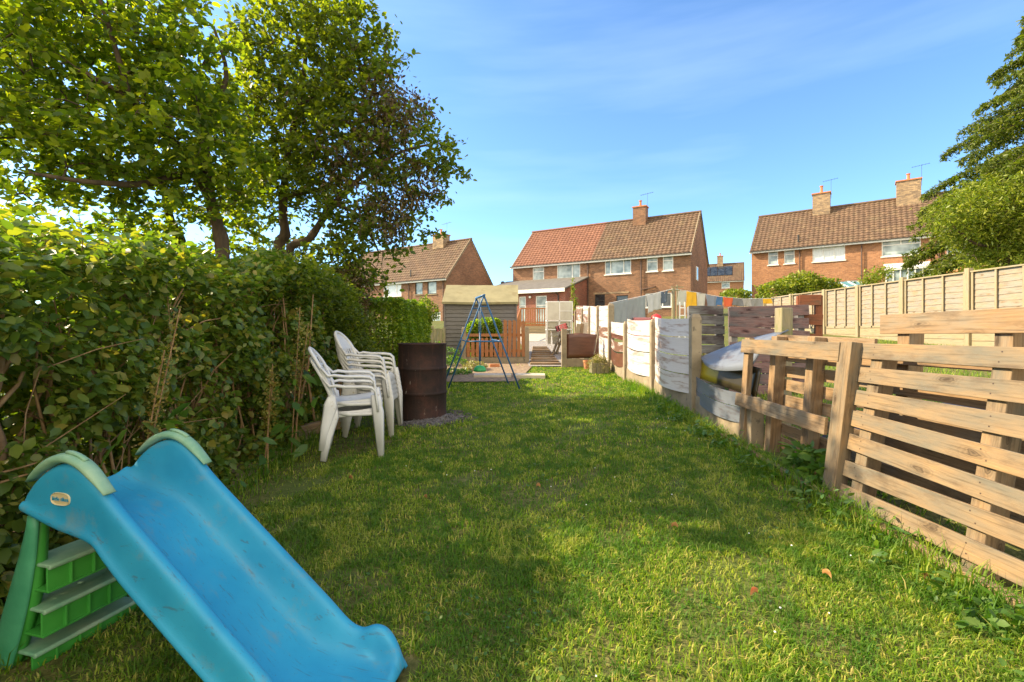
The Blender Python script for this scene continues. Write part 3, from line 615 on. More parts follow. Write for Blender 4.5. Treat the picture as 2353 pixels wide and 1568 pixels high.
# ------------------------------------------------------------------ fences round the yard
def stake_fence():
    a, b = W(966, 760, 12), W(1021, 760, 12); r = thing('stake_fence', ((a.x + b.x) / 2, 12, gz(a.x, 12)), 'short run of mossy pointed stakes beside the shed', 'fence')
    n = 9
    for k in range(n):
        x = a.x + (b.x - a.x) * k / (n - 1); h = random.uniform(.78, .86); mb = MB(); z0 = gz(x, 12)
        mb.bar((x, 12, z0 - .05), (x, 12, z0 + h), .062, .05, (1, 0, 0)); mb.build('stake', MT['mosswood'], r, True)
    mb = MB(); mb.bar((a.x, 12.05, .95), (b.x, 12.05, .95), .07, .04); mb.build('rail', MT['mosswood'], r, True)
stake_fence()
def picket():
    d = 11.3; xl, xr = W(1066, 0, d).x, W(1211, 0, d).x; g0 = gz(0, d)
    r = thing('picket_fence', ((xl + xr) / 2, d, g0), 'orange picket fence between two concrete posts behind the swing', 'fence')
    for x, h in ((xl, .87), (xr, .88)): mb = MB(); mb.bar((x, d, g0 - .2), (x, d, g0 + h - .04), .10, .10, (1, 0, 0)); mb.bar((x, d, g0 + h - .04), (x, d, g0 + h), .10, .1, (1, 0, 0), .06, .06); mb.build('concrete_post', MT['concrete'], r, True, bevel=.006)
    mb = MB(); mb.bar((xl + .05, d, g0 + .06), (xr - .05, d, g0 + .06), .17, .05); mb.build('gravel_board', MT['concrete'], r, True)
    n = 13
    for k in range(n):
        x = xl + .11 + (xr - xl - .2) * k / (n - 1); h = .42 + (.44 if k > 7 else .0) + random.uniform(-.02, .02)
        mb = MB(); mb.bar((x, d - .03, g0 + .16), (x + random.uniform(-.01, .01), d - .03, g0 + .15 + h), .082, .018, (1, 0, 0)); mb.bar((x, d - .03, g0 + .15 + h), (x, d - .03, g0 + .18 + h), .082, .018, (1, 0, 0), .04); mb.build('picket', MT['picket'], r, True)
    for z in (.3, .68): mb = MB(); mb.bar((xl, d + .0, g0 + z), (xr, d + .0, g0 + z), .07, .035); mb.build('rail', MT['picket'], r, True)
picket()
def brown_panel():
    d = 10.4; xl, xr = W(1296, 0, d).x, 1.93; g0 = gz(0, d)
    r = thing('panel_fence', (xl, d, g0), 'low dark brown sheet panel by a concrete post at the path entrance', 'fence')
    mb = MB(); mb.bar((xl, d, g0 - .1), (xl, d, g0 + .86), .11, .11, (1, 0, 0)); mb.build('concrete_post', MT['concrete'], r, True, bevel=.006)
    mb = MB(); mb.box(xl + .055, xr, d - .025, d + .025, g0 - .05, g0 + .2); mb.build('gravel_board', MT['concrete'], r, True)
    mb = MB(); mb.grid(lambda a, b: (xl + .06 + (xr - xl - .08) * a, d - .01 - .05 * math.sin(a * math.pi) * (.4 + .6 * b), g0 + .21 + .53 * b + .02 * math.sin(a * 5) * b + .02 * a), 12, 6, lambda a, b: (a * .7, b * .5)); mb.build('brown_sheet', MT['clad_brown'], r, True, True, solid=.012)
brown_panel()
# ------------------------------------------------------------------ right boundary: concrete posts and flaking cladding
def clad_fence():
    r = thing('clad_fence', (2.1, 8, .3), 'boundary fence of concrete posts and bowed flaking white cladding boards', 'fence')
    posts = [(2.22, 4.3, .62), (2.19, 5.62, 1.43), (2.12, 7.0, 1.405), (2.03, 8.3, 1.397), (2.05, 9.74, 1.80), (2.07, 11.2, 1.84), (2.08, 12.5, 1.87), (2.09, 13.8, 1.9), (2.1, 15.4, 1.92)]
    for k, (x, y, t) in enumerate(posts):
        mb = MB(); mb.bar((x, y, gz(x, y) - .2), (x, y, t - .05), .10, .12, (0, 1, 0)); mb.bar((x, y, t - .05), (x, y, t), .1, .12, (0, 1, 0), .05, .08); mb.build('concrete_post', MT['concrete'], r, True, bevel=.006)
    def bd(i, z0, z1, m, bow=.05, tz=0, name='cladding_board', y0=None, y1=None, sag=0):
        (xa, ya, _), (xb, yb, _) = posts[i], posts[i + 1]; ya, yb = (ya + .05 if y0 is None else y0), (yb - .05 if y1 is None else y1); o = random.uniform(0, 30)
        g0, g1 = gz(2.1, ya), gz(2.1, yb)
        def fn(a, b):
            ba = math.sin(a * math.pi); base = g0 + (g1 - g0) * a
            return (xa + (xb - xa) * a - bow * ba * (1 - .35 * z0) + .003 * math.sin(b * math.pi) - .004 * b, ya + (yb - ya) * a, base + z0 + (z1 - z0) * b - sag * ba + tz * a)
        mb = MB(); mb.grid(fn, 14, 4, lambda a, b: (o + a * 1.3, o + (z1 - z0) * b)); mb.build(name, MT[m], r, True, False, solid=.012)
    for i in range(len(posts) - 1):
        (xa, ya, _), (xb, yb, _) = posts[i], posts[i + 1]; mb = MB(); z = (gz(2.1, ya) + gz(2.1, yb)) / 2
        mb.bar((xa, ya + .06, gz(2.1, ya) + .07), (xb, yb - .06, gz(2.1, yb) + .07), .34, .05); mb.build('gravel_board', MT['concrete'], r, True)
    # A-B
    hs = [.235, .47, .70, .93, 1.165]
    for k in range(4): bd(1, hs[k], hs[k + 1] - .010, 'clad' if k != 1 else 'clad', .10, sag=.02)
    for (z0, z1) in ((.25, .62), (.625, .87), (.875, 1.12)): bd(2, z0, z1 - .010, 'clad', .07, sag=.02)
    bd(3, .80, 1.03, 'clad', .03); bd(3, .25, .50, 'clad_brown', .05, sag=.05); bd(3, .52, .70, 'clad_torn', .06, sag=.04); bd(3, .71, .80, 'clad_brown', .0)
    for k in range(5): bd(4, .2 + k * .235, .43 + k * .235, 'clad' if k != 2 else 'clad_torn', .05)
    for i in (5, 6, 7):
        for k in range(5): bd(i, .2 + k * .235, .43 + k * .235, random.choice(['clad', 'clad_torn', 'clad']), .05)
    # near bay: lower board in place, upper sheets sprung loose
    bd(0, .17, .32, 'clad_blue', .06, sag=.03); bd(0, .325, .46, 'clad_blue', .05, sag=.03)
    def fy(a, b):  # yellow/dark inner face
        y = 5.6 - 1.3 * a; return (2.23 + .05 * b, y, gz(2.1, y) + .44 + (.30 - .03 * a) * b)
    mb = MB(); mb.grid(fy, 12, 4, lambda a, b: (a * 1.3, b * .3)); mb.build('yellow_board', MT['yellow'], r, True, True, solid=.012)
    def fb(a, b):  # loose board sprung out of its slot and twisted over towards the neighbour's side
        lo = Vector((2.22 - .10 * math.sin(math.pi * a), 5.52 - 1.14 * a, .914 - .05 * a - .07 * math.sin(math.pi * a)))
        hi = Vector((2.24 + .42 * a, 5.52 - 1.0 * a, .925 + .31 * a + .03 * math.sin(math.pi * a)))
        p = lo.lerp(hi, b); p.z += .05 * a * math.sin(b * math.pi); p.x -= .03 * a * math.sin(b * math.pi); return tuple(p)
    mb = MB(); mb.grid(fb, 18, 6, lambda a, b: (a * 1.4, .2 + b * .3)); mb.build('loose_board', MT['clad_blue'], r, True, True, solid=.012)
clad_fence()
# ------------------------------------------------------------------ pallets
def pallet(name, label, x, y0, L, H, n, lean=.0, front=True, bearers=(.12, .5, .88), m='pallet', mb_='pallet', zb=.02, sw=.1, rz=-90, backn=0, group=None, top=None, jit=.006, cat='pallet', world=None):
    M_ = Matrix.Translation((x, y0, gz(x, y0) if world is None else world)) @ Matrix.Rotation(R(rz), 4, 'Z') @ Matrix.Rotation(-lean, 4, 'X')
    r = thing(name, None, label, cat, mat=M_, group=group)
    for q in bearers:
        b = MB(); b.box(L * q - .045, L * q + .045, .0, .095, zb - .05, (top or H) - .01); b.build('bearer', MT[mb_], r, bevel=.004)
    for k in range(n):
        z = zb + sw / 2 + (H - zb - sw) * k / max(1, n - 1); b = MB(); j = random.uniform(-jit, jit) * 2
        b.bar((random.uniform(-.015, .01), -.012, z + j), (L + random.uniform(-.01, .015), -.012, z - j), sw, .022, (0, 0, 1)) if front else b.bar((0, .108, z + j), (L, .108, z - j), sw, .022, (0, 0, 1))
        if sw < .11 and front:
            b.m2 = len(b.f)
            for q in bearers:
                for e in (-.022, .025):
                    cx_, cz_ = L * q + random.uniform(-.02, .02), z + e + j * (1 - 2 * q)
                    b.add([(cx_ + .004 * math.cos(t), -.0238, cz_ + .004 * math.sin(t)) for t in np.linspace(0, 6.283, 9)[:-1]], [tuple(range(8))])
        b.build('slat', MT[m], r, bevel=.003)
    for k in range(backn):
        z = zb + .08 + (H - zb - .16) * k / max(1, backn - 1); b = MB(); b.bar((0, .108 if front else -.012, z), (L, .108 if front else -.012, z), sw, .02, (0, 0, 1)); b.build('slat', MT[mb_], r, bevel=.003)
    return r
pallet('wooden_pallet', 'big pale pallet of broad slats leaning outward, nearest the camera on the right', 2.10, 3.08, 1.32, 1.035, 7, R(9), True, (.14, .70), 'pallet', 'pallet', .04, .098, jit=.009)
pallet('wooden_pallet', 'weathered pallet behind the big one, its grey top slat stands highest', 2.42, 3.12, 1.4, 1.2, 6, R(2), True, (.12, .55, .95), 'pallet_dark', 'pallet_dark', .1, .125)
pallet('wooden_pallet', 'shaded pallet with upright bearers behind the open timber frame', 2.24, 4.28, 1.16, 1.02, 8, R(4), False, (.12, .56), 'pallet_dark', 'pallet_dark', .03, .095)
def frame():
    r = thing('open_timber_gate', (2.1, 3.7, .15), 'open timber frame of two posts and two rails in front of a pallet', 'frame')
    b = MB(); b.bar((2.14, 4.37, .1), (2.21, 4.37, 1.16), .09, .05, (0, 1, 0)); b.build('post', MT['pallet_dark'], r, True, bevel=.004)
    b = MB(); b.bar((2.08, 3.06, .05), (2.21, 3.06, 1.15), .12, .08, (0, 1, 0)); b.build('post', MT['pallet'], r, True, bevel=.004)
    b = MB(); b.bar((2.165, 4.42, 1.085), (2.165, 3.10, 1.085), .125, .022, (.1, 0, 1)); b.build('rail', MT['pallet'], r, True, bevel=.003)
    b = MB(); b.bar((2.10, 4.40, .59), (2.085, 3.12, .59), .115, .022, (.1, 0, 1)); b.build('rail', MT['pallet_dark'], r, True, bevel=.003)
frame()
b = MB(); b.bar((2.02, 4.5, .20), (2.02, 3.05, .135), .09, .05); b.bar((2.03, 3.03, .12), (2.07, 1.2, .065), .10, .05); o = b.build('edging_timber', MT['pallet_dark'], bevel=.004); tag(o, 'long weathered timber edging lying in the grass under the pallets', 'timber')
pallet('painted_pallet', 'grey painted old pallet standing in the neighbouring garden, left one', 2.60, 6.9, .50, 1.30, 9, R(1), True, (.1, .9), 'greywood', 'greywood', .02, .13, rz=-3, cat='pallet')
pallet('painted_pallet', 'red and grey stained pallet whose boards rise to the right', 3.05, 6.6, 1.15, 1.27, 8, R(2), True, (.08, .5, .92), 'redwood', 'greywood', .0, .15, rz=2, jit=.025)
pallet('painted_pallet', 'rust brown pallet end beside the wavy lap fence', 4.12, 6.75, .28, 1.36, 5, R(0), True, (.1, .9), 'rustwood', 'rustwood', .1, .15, rz=-20)
b = MB(); b.bar((2.64, 4.6, .1), (2.66, 4.6, 1.45), .11, .13, (1, 0, 0)); o = b.build('timber_post', MT['mosswood'], bevel=.008); tag(o, 'thick mossy square post rising behind the loose cladding board', 'post')
# ------------------------------------------------------------------ neighbour's lap fence
def lap_fence():
    r = thing('lap_fence', (10, 14, gz(10, 14)), 'long wavy lap panel fence with pale posts across the neighbouring garden', 'fence')
    ys = [6.9, 8.55, 10.27, 12.0, 13.55, 15.0, 16.8, 18.6, 20.4]; X = 10.0
    for k, y in enumerate(ys):
        b = MB(); b.bar((X - .02, y, gz(X, y) - .2), (X - .02, y, 2.6 if k < 4 else 2.56), .11, .11, (1, 0, 0)); b.build('post', MT['newwood'], r, True, bevel=.006)
    for k in range(len(ys) - 1):
        y0, y1 = ys[k] + .06, ys[k + 1] - .06; z0, z1 = 1.33, 2.5; n = 9
        b = MB()
        for j in range(n):
            za = z0 + (z1 - z0) * j / n; ph = random.uniform(0, 6); o = random.uniform(0, 30); zb_ = za + (z1 - z0) / n + .02
            b.grid(lambda a, c, za=za, zb_=zb_, ph=ph: (X + .012 * c, y0 + (y1 - y0) * a, za + (zb_ - za) * c + .008 * math.sin(a * 9 + ph) * (1 - c)), 12, 1, lambda a, c, o=o: (o + a * 1.7, o + c * .14))
        pn = b.build('lap_panel', MT['lap'], r, True, solid=.008)
        b = MB()
        for f in (.02, .34, .67, .98): y = y0 + (y1 - y0) * f; b.bar((X - .03, y, z0), (X - .03, y, z1 + .01), .04, .02, (0, 1, 0))
        b.bar((X - .02, y0, z1 + .02), (X - .02, y1, z1 + .02), .03, .06); b.bar((X - .03, y0, z0 + .02), (X - .03, y1, z0 + .02), .05, .02); b.build('batten', MT['newwood'], r, True)
        g_ = min(gz(X, y0), gz(X, y1)) - .1
        for q in range(2): b = MB(); za = g_ + (z0 - g_) * q / 2; zb_ = g_ + (z0 - g_) * (q + 1) / 2 - .01; b.bar((X, y0, (za + zb_) / 2), (X, y1, (za + zb_) / 2), zb_ - za, .04); b.build('gravel_board', MT['newwood'], r, True)
lap_fence()
# ------------------------------------------------------------------ slide
def m_slide():
    m, n, l, b, out = mat('blue moulded plastic'); v = coord(n, l)
    col = ramp(n, l, noise(n, l, v, 2.4, 4), [(.3, (.014, .24, .42)), (.7, (.03, .34, .52))])
    dirt = ramp(n, l, noise(n, l, coord(n, l, 'Object', (3, 9, 3)), 2.3, 8, .75), [(.54, bw(0)), (.70, bw(.5))]); col = mixc(n, l, dirt, col, (.17, .24, .22))
    scr = ramp(n, l, noise(n, l, coord(n, l, 'Object', (2.5, 60, 12)), 2.2, 5, .7), [(.61, bw(0)), (.65, bw(.55))]); col = mixc(n, l, scr, col, (.06, .11, .13))
    sp_ = ramp(n, l, noise(n, l, v, 120, 3, .7), [(.66, bw(0)), (.72, bw(.6))]); col = mixc(n, l, sp_, col, (.05, .10, .12))
    l.new(col, b.inputs['Base Color']); l.new(ramp(n, l, noise(n, l, v, 5, 5), [(.3, bw(.45)), (.7, bw(.65))]), b.inputs['Roughness']); bump(n, l, noise(n, l, v, 260, 3), b, .12, .003); return m
MT['slide_blue'] = m_slide()
MT['slide_green'] = m_simple('green moulded plastic', (.03, .22, .03), (.07, .36, .05), 4, .45, .1, 200)
MT['slide_teal'] = m_simple('teal green plastic', (.04, .24, .12), (.08, .34, .18), 7, .5, .2, 200)
MT['slide_pale'] = m_simple('sun-bleached green plastic', (.14, .33, .20), (.34, .47, .30), 9, .6, .2, 200)
MT['cream'] = m_simple('cream badge', (.50, .40, .20), (.60, .50, .28), 9, .5, 0)
def slide():
    # local x down the chute, y across it (+ away from the camera), z up
    dx, dy = .969, -.248; cx, cy = (-1.334 - 1.24) / 2, (1.50 + 1.87) / 2
    rz = math.atan2(dy, dx)
    r = thing('play_slide', (cx, cy, gz(cx, cy)), 'blue plastic toddler slide with a green ladder frame', 'slide', rz); g = gz(cx, cy)
    def lerp(t, pts):
        for (a, va), (b, vb) in zip(pts, pts[1:]):
            if t <= b: k = (t - a) / (b - a); k = k * k * (3 - 2 * k) * .0 + k; return va + (vb - va) * k
        return pts[-1][1]
    def cur(t, pts):   # catmull
        n = len(pts)
        for i in range(n - 1):
            if t <= pts[i + 1][0] or i == n - 2:
                p0, p1, p2, p3 = pts[max(0, i - 1)], pts[i], pts[i + 1], pts[min(n - 1, i + 2)]
                h = p2[0] - p1[0]; k = (t - p1[0]) / h; k = max(0, min(1, k))
                m1 = (p2[1] - p0[1]) / (p2[0] - p0[0]) * h; m2 = (p3[1] - p1[1]) / (p3[0] - p1[0]) * h
                return (2 * k**3 - 3 * k**2 + 1) * p1[1] + (k**3 - 2 * k**2 + k) * m1 + (-2 * k**3 + 3 * k**2) * p2[1] + (k**3 - k**2) * m2
    bed = [(-.31, .655), (-.22, .615), (-.08, .585), (.03, .54), (.14, .455), (.55, .135), (.64, .10), (.74, .09), (.93, .085)]
    rail = [(-.31, .665), (-.27, .715), (-.20, .765), (-.13, .785), (-.06, .77), (.01, .72), (.07, .665), (.15, .60), (.60, .245), (.68, .18), (.735, .165), (.79, .185), (.84, .175), (.90, .13), (.93, .11)]
    skirt = [(-.31, .625), (-.15, .58), (.01, .545), (.06, .50), (.14, .43), (.48, .175), (.60, .09), (.70, .07), (.93, .07)]
    st = list(np.linspace(-.31, .2, 34)) + list(np.linspace(.22, .58, 16)) + list(np.linspace(.6, .905, 26)); HWd = .193
    mb = MB(); vs = []; prof = None
    for s in st:
        b_, ra, sk = cur(s, bed) - g, cur(s, rail) - g, cur(s, skirt) - g
        ra = max(ra, b_ + .012); e = max(0, (s - .79) / .12); hw = HWd - .05 * e ** 2.5 * 1.0 if s > .8 else HWd
        hump = max(0, 1 - abs(s + .13) / .2)
        half = [(hw + .012, sk), (hw + .016, sk + .018), (hw + .002, sk + .03), (hw, (sk + ra) / 2), (hw - .001, ra - .03), (hw - .004, ra - .01), (hw - .014, ra), (hw - .030 + .006 * hump, ra - .001), (hw - .041 + .012 * hump, ra - .014), (hw - .052 + .016 * hump, max(b_ + .02, (ra + b_) / 2)), (hw - .066 + .01 * hump, b_ + .022), (hw - .09, b_ + .004), (hw - .12, b_)]
        row = [(s, y, max(.004, z)) for y, z in half] + [(s, y, max(.004, b_ - .002)) for y in (.04, -.04)] + [(s, -y, max(.004, z)) for y, z in half[::-1]]
        vs.append(row)
    n = len(vs[0]); V = [p for row in vs for p in row]; fs = []
    for i in range(len(vs) - 1):
        for j in range(n - 1): fs.append((i * n + j, i * n + j + 1, (i + 1) * n + j + 1, (i + 1) * n + j))
    # front lip closing the chute end
    e = (len(vs) - 1) * n; k = len(V)
    for j in range(n): p = V[e + j]; V.append((p[0] + .012, p[1] * 1.01, max(.0, min(p[2] - .03, .012))))
    for j in range(n - 1): fs.append((e + j, e + j + 1, k + j + 1, k + j))
    mb.add(V, fs); mb.build('chute', MT['slide_blue'], r, smooth=True, solid=.007, sub=1)
    # hand arches
    for sg in (-1, 1):
        mb = MB(); pts = []
        for t in np.linspace(0, 1, 22):
            s = -.285 + .335 * t; z = cur(s, rail) - g + .020; pts.append((s - .012 * (1 - t), sg * (HWd - .014), z))
        mb.tube(pts, [(.005 + .011 * min(1, 5 * t, 5 * (1 - t)), .020 + .006 * math.sin(t * math.pi)) for t in np.linspace(0, 1, 22)], 12, flat=(0, 0, 1)); mb.build('hand_arch', MT['slide_pale'], r, smooth=True)
        mb = MB(); mb.tube([(p[0], p[1], p[2] + .0195) for p in pts[10:16]], [(.006, .009)] * 6, 8, flat=(0, 0, 1)); mb.build('grip_pad', MT['slide_pale'], r, smooth=True)
    # badge on the camera side
    mb = MB(); yb = -HWd - .0015; bx, bz = -.135, .675 - g
    ring = [(bx + .043 * math.copysign(abs(math.cos(a)) ** .7, math.cos(a)), bz + .022 * math.copysign(abs(math.sin(a)) ** .7, math.sin(a))) for a in np.linspace(0, 2 * math.pi, 33)[:-1]]
    V = [(x, yb, z) for x, z in ring] + [(bx + (x - bx) * .94, yb - .006, bz + (z - bz) * .9) for x, z in ring] + [(bx + (x - bx) * .84, yb - .003, bz + (z - bz) * .78) for x, z in ring]; n = 32
    mb.add(V, [(i, (i + 1) % n, n + (i + 1) % n, n + i) for i in range(n)] + [(n + i, n + (i + 1) % n, 2 * n + (i + 1) % n, 2 * n + i) for i in range(n)] + [tuple(range(2 * n, 3 * n))]); bd = mb.build('badge', MT['cream'], r, smooth=False)
    cu = bpy.data.curves.new('lettering', 'FONT'); cu.body = 'little tikes'; cu.size = .0185; cu.align_x = 'CENTER'; cu.align_y = 'CENTER'; cu.extrude = .0006
    to = bpy.data.objects.new('tmp', cu); C.objects.link(to); dg = bpy.context.evaluated_depsgraph_get(); me = bpy.data.meshes.new_from_object(to.evaluated_get(dg)); bpy.data.objects.remove(to)
    me.transform(Matrix.Translation((bx, yb - .0045, bz)) @ Matrix.Rotation(R(90), 4, 'X')); me.materials.clear(); me.materials.append(MT['slide_blue']); tx = link(bpy.data.objects.new('lettering', me)); tx.parent = bd
    # ladder legs: broad curved channels
    for sg in (-1, 1):
        mb = MB(); pts = []; rs = []
        for t in np.linspace(0, 1, 14):
            s = -.285 - .03 * math.sin(t * 1.5) - .135 * t ** 1.6; z = .60 - g + (0.0 - .60 + g) * t; pts.append((s, sg * (HWd - .012), z)); rs.append((.020 + .035 * math.sin(min(1, t * 1.15) * math.pi * .5), .013))
        mb.tube(pts, rs, 10, flat=(1, 0, 0)); mb.build('leg', MT['slide_green'] if sg > 0 else MT['slide_teal'], r, smooth=True)
        mb = MB(); mb.tube([(p[0] + .045 * min(1, 2 * (i / 13)), p[1] - sg * .022, p[2]) for i, p in enumerate(pts)], [(.012, .020)] * 14, 6, flat=(1, 0, 0)); mb.build('leg_flange', MT['slide_green'], r, smooth=True)
    for k, (z, s) in enumerate(((.43, -.33), (.275, -.355), (.12, -.40))):
        z -= g; hw = HWd - .02
        mb = MB(); mb.bar((s + .035, -hw, z), (s + .035, hw, z), .13, .012, (1, 0, 0)); mb.tube([(s + .10, -hw, z - .002), (s + .10, hw, z - .002)], .010, 8); st_ = mb.build('step', MT['slide_pale'], r, bevel=.004)
        mb = MB()
        mb.bar((s + .09, -hw, z - .045), (s + .09, hw, z - .045), .008, .08, (1, 0, 0)); mb.bar((s + .0, -hw, z - .045), (s + .0, hw, z - .045), .008, .08, (1, 0, 0)); mb.bar((s + .05, -hw, z - .085), (s + .05, hw, z - .085), .10, .008, (1, 0, 0))
        for q in (-.62, -.2, .2, .62): mb.bar((s + .03, hw * q, z - .045), (s + .105, hw * q, z - .045), .075, .007, (0, 0, 1))
        mb.build('step_ribs', MT['slide_green'], st_, bevel=.002)
slide()
# ------------------------------------------------------------------ plastic chairs
MT['chair'] = m_simple('white garden chair plastic', (.56, .57, .58), (.68, .69, .69), 6, .42, .08, 120, spots=((.42, .38, .30), 9, .66))
MT['chair_cream'] = m_simple('cream garden chair plastic', (.54, .53, .50), (.66, .65, .61), 6, .45, .08, 120, spots=((.36, .32, .22), 9, .63))
def make_chair(m, style):
    r = thing('garden_chair', (0, 0, 0), 'x', 'chair'); m = MT[m]
    # x forward, y left
    mb = MB()
    def seat(a, b):
        x = -.20 + .44 * a; w = (.19 + .045 * a); y = (b - .5) * 2 * w
        z = .405 + .03 * a - .05 * math.sin(min(1, a * 1.25) * math.pi * .9) * (1 - (2 * b - 1) ** 2 * .8) * .5 - (.075 * max(0, (a - .86) / .14) ** 2)
        return (x, y, z)
    mb.grid(seat, 16, 12); mb.build('seat', m, r, smooth=True, solid=.008)
    for sy in (-1, 1):
        mb = MB(); mb.grid(lambda a, b: (lambda p: (p[0], p[1] + sy * .004, p[2] + .004 - .06 * b * (1 - .3 * math.sin(a * math.pi))))(seat(a, 0 if sy < 0 else 1)), 14, 2); mb.build('seat_rim', m, r, smooth=True, solid=.008)
    # back
    def bk(y, t):   # t 0 bottom .. 1 top
        return Vector((-.20 - .17 * t - .05 * t * t + .05 * (y / .22) ** 2 * (1 - t * .4), y, .40 + .47 * t))
    mb = MB(); out = []
    for a in np.linspace(0, math.pi, 25):
        y = -.215 * math.cos(a) * (1 if abs(math.cos(a)) > .8 else 1.0); t = .62 + .38 * math.sin(a); out.append(bk(y, t))
    path = [bk(-.17, 0), bk(-.19, .2), bk(-.21, .42)] + out + [bk(.21, .42), bk(.19, .2), bk(.17, 0)]
    mb.tube(path, (.022, .009), 8, flat=(0, 1, .0)) if False else mb.tube(path, .018, 8)
    if style == 0:
        for j in range(-3, 4):
            y = j * .05; mb.tube([bk(y * .9, .0), bk(y, .35), bk(y, .62 + .33 * math.sqrt(max(0, 1 - (y / .215) ** 2)))], (.015, .004), 6, flat=(0, 1, 0))
        for t in (.36, .52, .68, .84):
            w = .2 if t < .7 else .17; mb.tube([bk(y, t) for y in np.linspace(-w, w, 9)], [(.012, .004)] * 9, 6, flat=(0, 0, 1))
    else:
        for j in range(-3, 4):
            y = j * .052; mb.tube([bk(y * .9, .0), bk(y, .35), bk(y, .62)], (.019, .004), 6, flat=(0, 1, 0))
        mb.grid(lambda a, b: bk((a - .5) * 2 * .20 * math.sqrt(max(.02, 1 - (b * .93) ** 2)), .60 + .38 * b), 14, 8)
    mb.build('backrest', m, r, smooth=True, solid=.004 if style else 0)
    for sy in (-1, 1):
        mb = MB(); p = [bk(sy * .215, .66), bk(sy * .235, .50) + Vector((.03, sy * .01, .0)), Vector((-.17, sy * .262, .645)), Vector((-.08, sy * .275, .632)), Vector((.08, sy * .28, .63)), Vector((.16, sy * .28, .622)), Vector((.20, sy * .277, .59)), Vector((.215, sy * .27, .50)), Vector((.225, sy * .262, .41))]
        mb.tube(p, [(.018, .013), (.022, .014), (.028, .015), (.031, .015), (.032, .015), (.032, .015), (.033, .016), (.036, .015), (.036, .014)], 10, flat=(0, 1, 0)); mb.build('armrest', m, r, smooth=True)
        mb = MB(); mb.tube([(.215, sy * .262, .47), (.228, sy * .262, .40), (.255, sy * .272, .0)], [(.048, .014), (.056, .014), (.030, .012)], 8, flat=(1, 0, 0)); mb.tube([(.25, sy * .245, .40), (.275, sy * .262, .0)], [(.008, .026), (.008, .016)], 6, flat=(1, 0, 0)); mb.build('leg', m, r, smooth=True)
        mb = MB(); mb.tube([(-.19, sy * .205, .47), (-.205, sy * .215, .38), (-.25, sy * .235, .2), (-.285, sy * .245, .0)], [(.034, .012), (.066, .014), (.046, .013), (.030, .012)], 8, flat=(1, 0, 0)); mb.tube([(-.14, sy * .205, .40), (-.05, sy * .222, .385), (.1, sy * .24, .385), (.22, sy * .25, .39)], [(.016, .008)] * 4, 6, flat=(0, 0, 1))
        mb.build('leg', m, r, smooth=True)
    return r
ca = make_chair('chair', 0); cb = make_chair('chair_cream', 1)
G1, G2 = 'white chairs in the nearer pair', 'cream chairs in the taller stack'
def put(o, x, y, rz, k, dz, dxf, label, grp):
    a = R(rz); place(o, Matrix.Translation((x + math.cos(a) * dxf * k, y + math.sin(a) * dxf * k, gz(x, y) + dz * k)) @ Matrix.Rotation(a, 4, 'Z') @ Matrix.Diagonal((.84, .88, .95, 1))); tag(o, label, 'chair', grp)
ca2 = copy_tree(ca); put(ca, -1.37, 4.10, 17, 0, 0, 0, 'lower white plastic garden chair of the nearer pair beside the hedge', G1); put(ca2, -1.37, 4.10, 17, 1, .085, -.012, 'upper white plastic garden chair of the nearer pair beside the hedge', G1)
for k, w in enumerate(('bottom', 'second', 'third', 'fourth', 'top')):
    o = cb if k == 0 else copy_tree(cb)
    put(o, -1.40, 4.80, 3, k, .048, -.008, f'{w} cream plastic garden chair in the stack of five by the drum', G2)
# ------------------------------------------------------------------ burnt oil drum and ash
def m_rust():
    m, n, l, b, out = mat('burnt rust'); v = coord(n, l)
    col = ramp(n, l, noise(n, l, v, 5, 7, .7), [(.3, (.007, .005, .004)), (.52, (.028, .012, .008)), (.75, (.07, .024, .014))])
    stv = coord(n, l, 'Object', (9, 9, .8)); col = mixc(n, l, ramp(n, l, noise(n, l, stv, 2, 5), [(.54, bw(0)), (.72, bw(.4))]), col, (.15, .065, .035))
    col = mixc(n, l, ramp(n, l, noise(n, l, coord(n, l, 'Object', (1, 1, .35)), 22, 4, .7), [(.66, bw(0)), (.70, bw(.75))]), col, (.38, .33, .28))
    l.new(col, b.inputs['Base Color']); b.inputs['Roughness'].default_value = .75; b.inputs['Metallic'].default_value = .25
    bump(n, l, noise(n, l, v, 40, 5), b, .5, .004); return m
MT['rust'] = m_rust()
def drum():
    x, y = -1.04, 5.46; r = thing('oil_drum', (x, y, gz(x, y)), 'rusty burnt oil drum used as a garden incinerator, standing in ash', 'barrel')
    H = .865; Rr = .275; pr = [(.26, 0), (.283, .004), (.286, .015), (.275, .03)]
    for c in (.30, .58): pr += [(Rr, c - .025), (Rr + .004, c - .014), (Rr + .012, c), (Rr + .004, c + .014), (Rr, c + .025)]
    pr += [(Rr, H - .02), (Rr + .008, H - .012), (Rr + .009, H), (Rr - .003, H + .001), (Rr - .006, H - .03), (Rr - .008, .04), (.02, .04)]
    mb = MB(); mb.lathe((0, 0, 0), pr, 48); mb.v = [(p[0] * (1 + .008 * math.sin(p[2] * 9 + p[0] * 14)), p[1] * (1 + .01 * math.sin(p[2] * 13 + p[1] * 17)), p[2]) for p in mb.v]; mb.build('drum_body', MT['rust'], r, smooth=True)
    mb = MB(); mb.lathe((0, 0, 0), [(.262, .5), (.15, .55), (.02, .58)], 24); mb.build('ash_filling', MT['ash'], r)
MT['ash'] = m_simple('ash and cinders', (.012, .011, .012), (.20, .18, .17), 38, .95, .9, 60)
drum()
mb = MB(); cx, cy = -.90, 5.35; N = 46
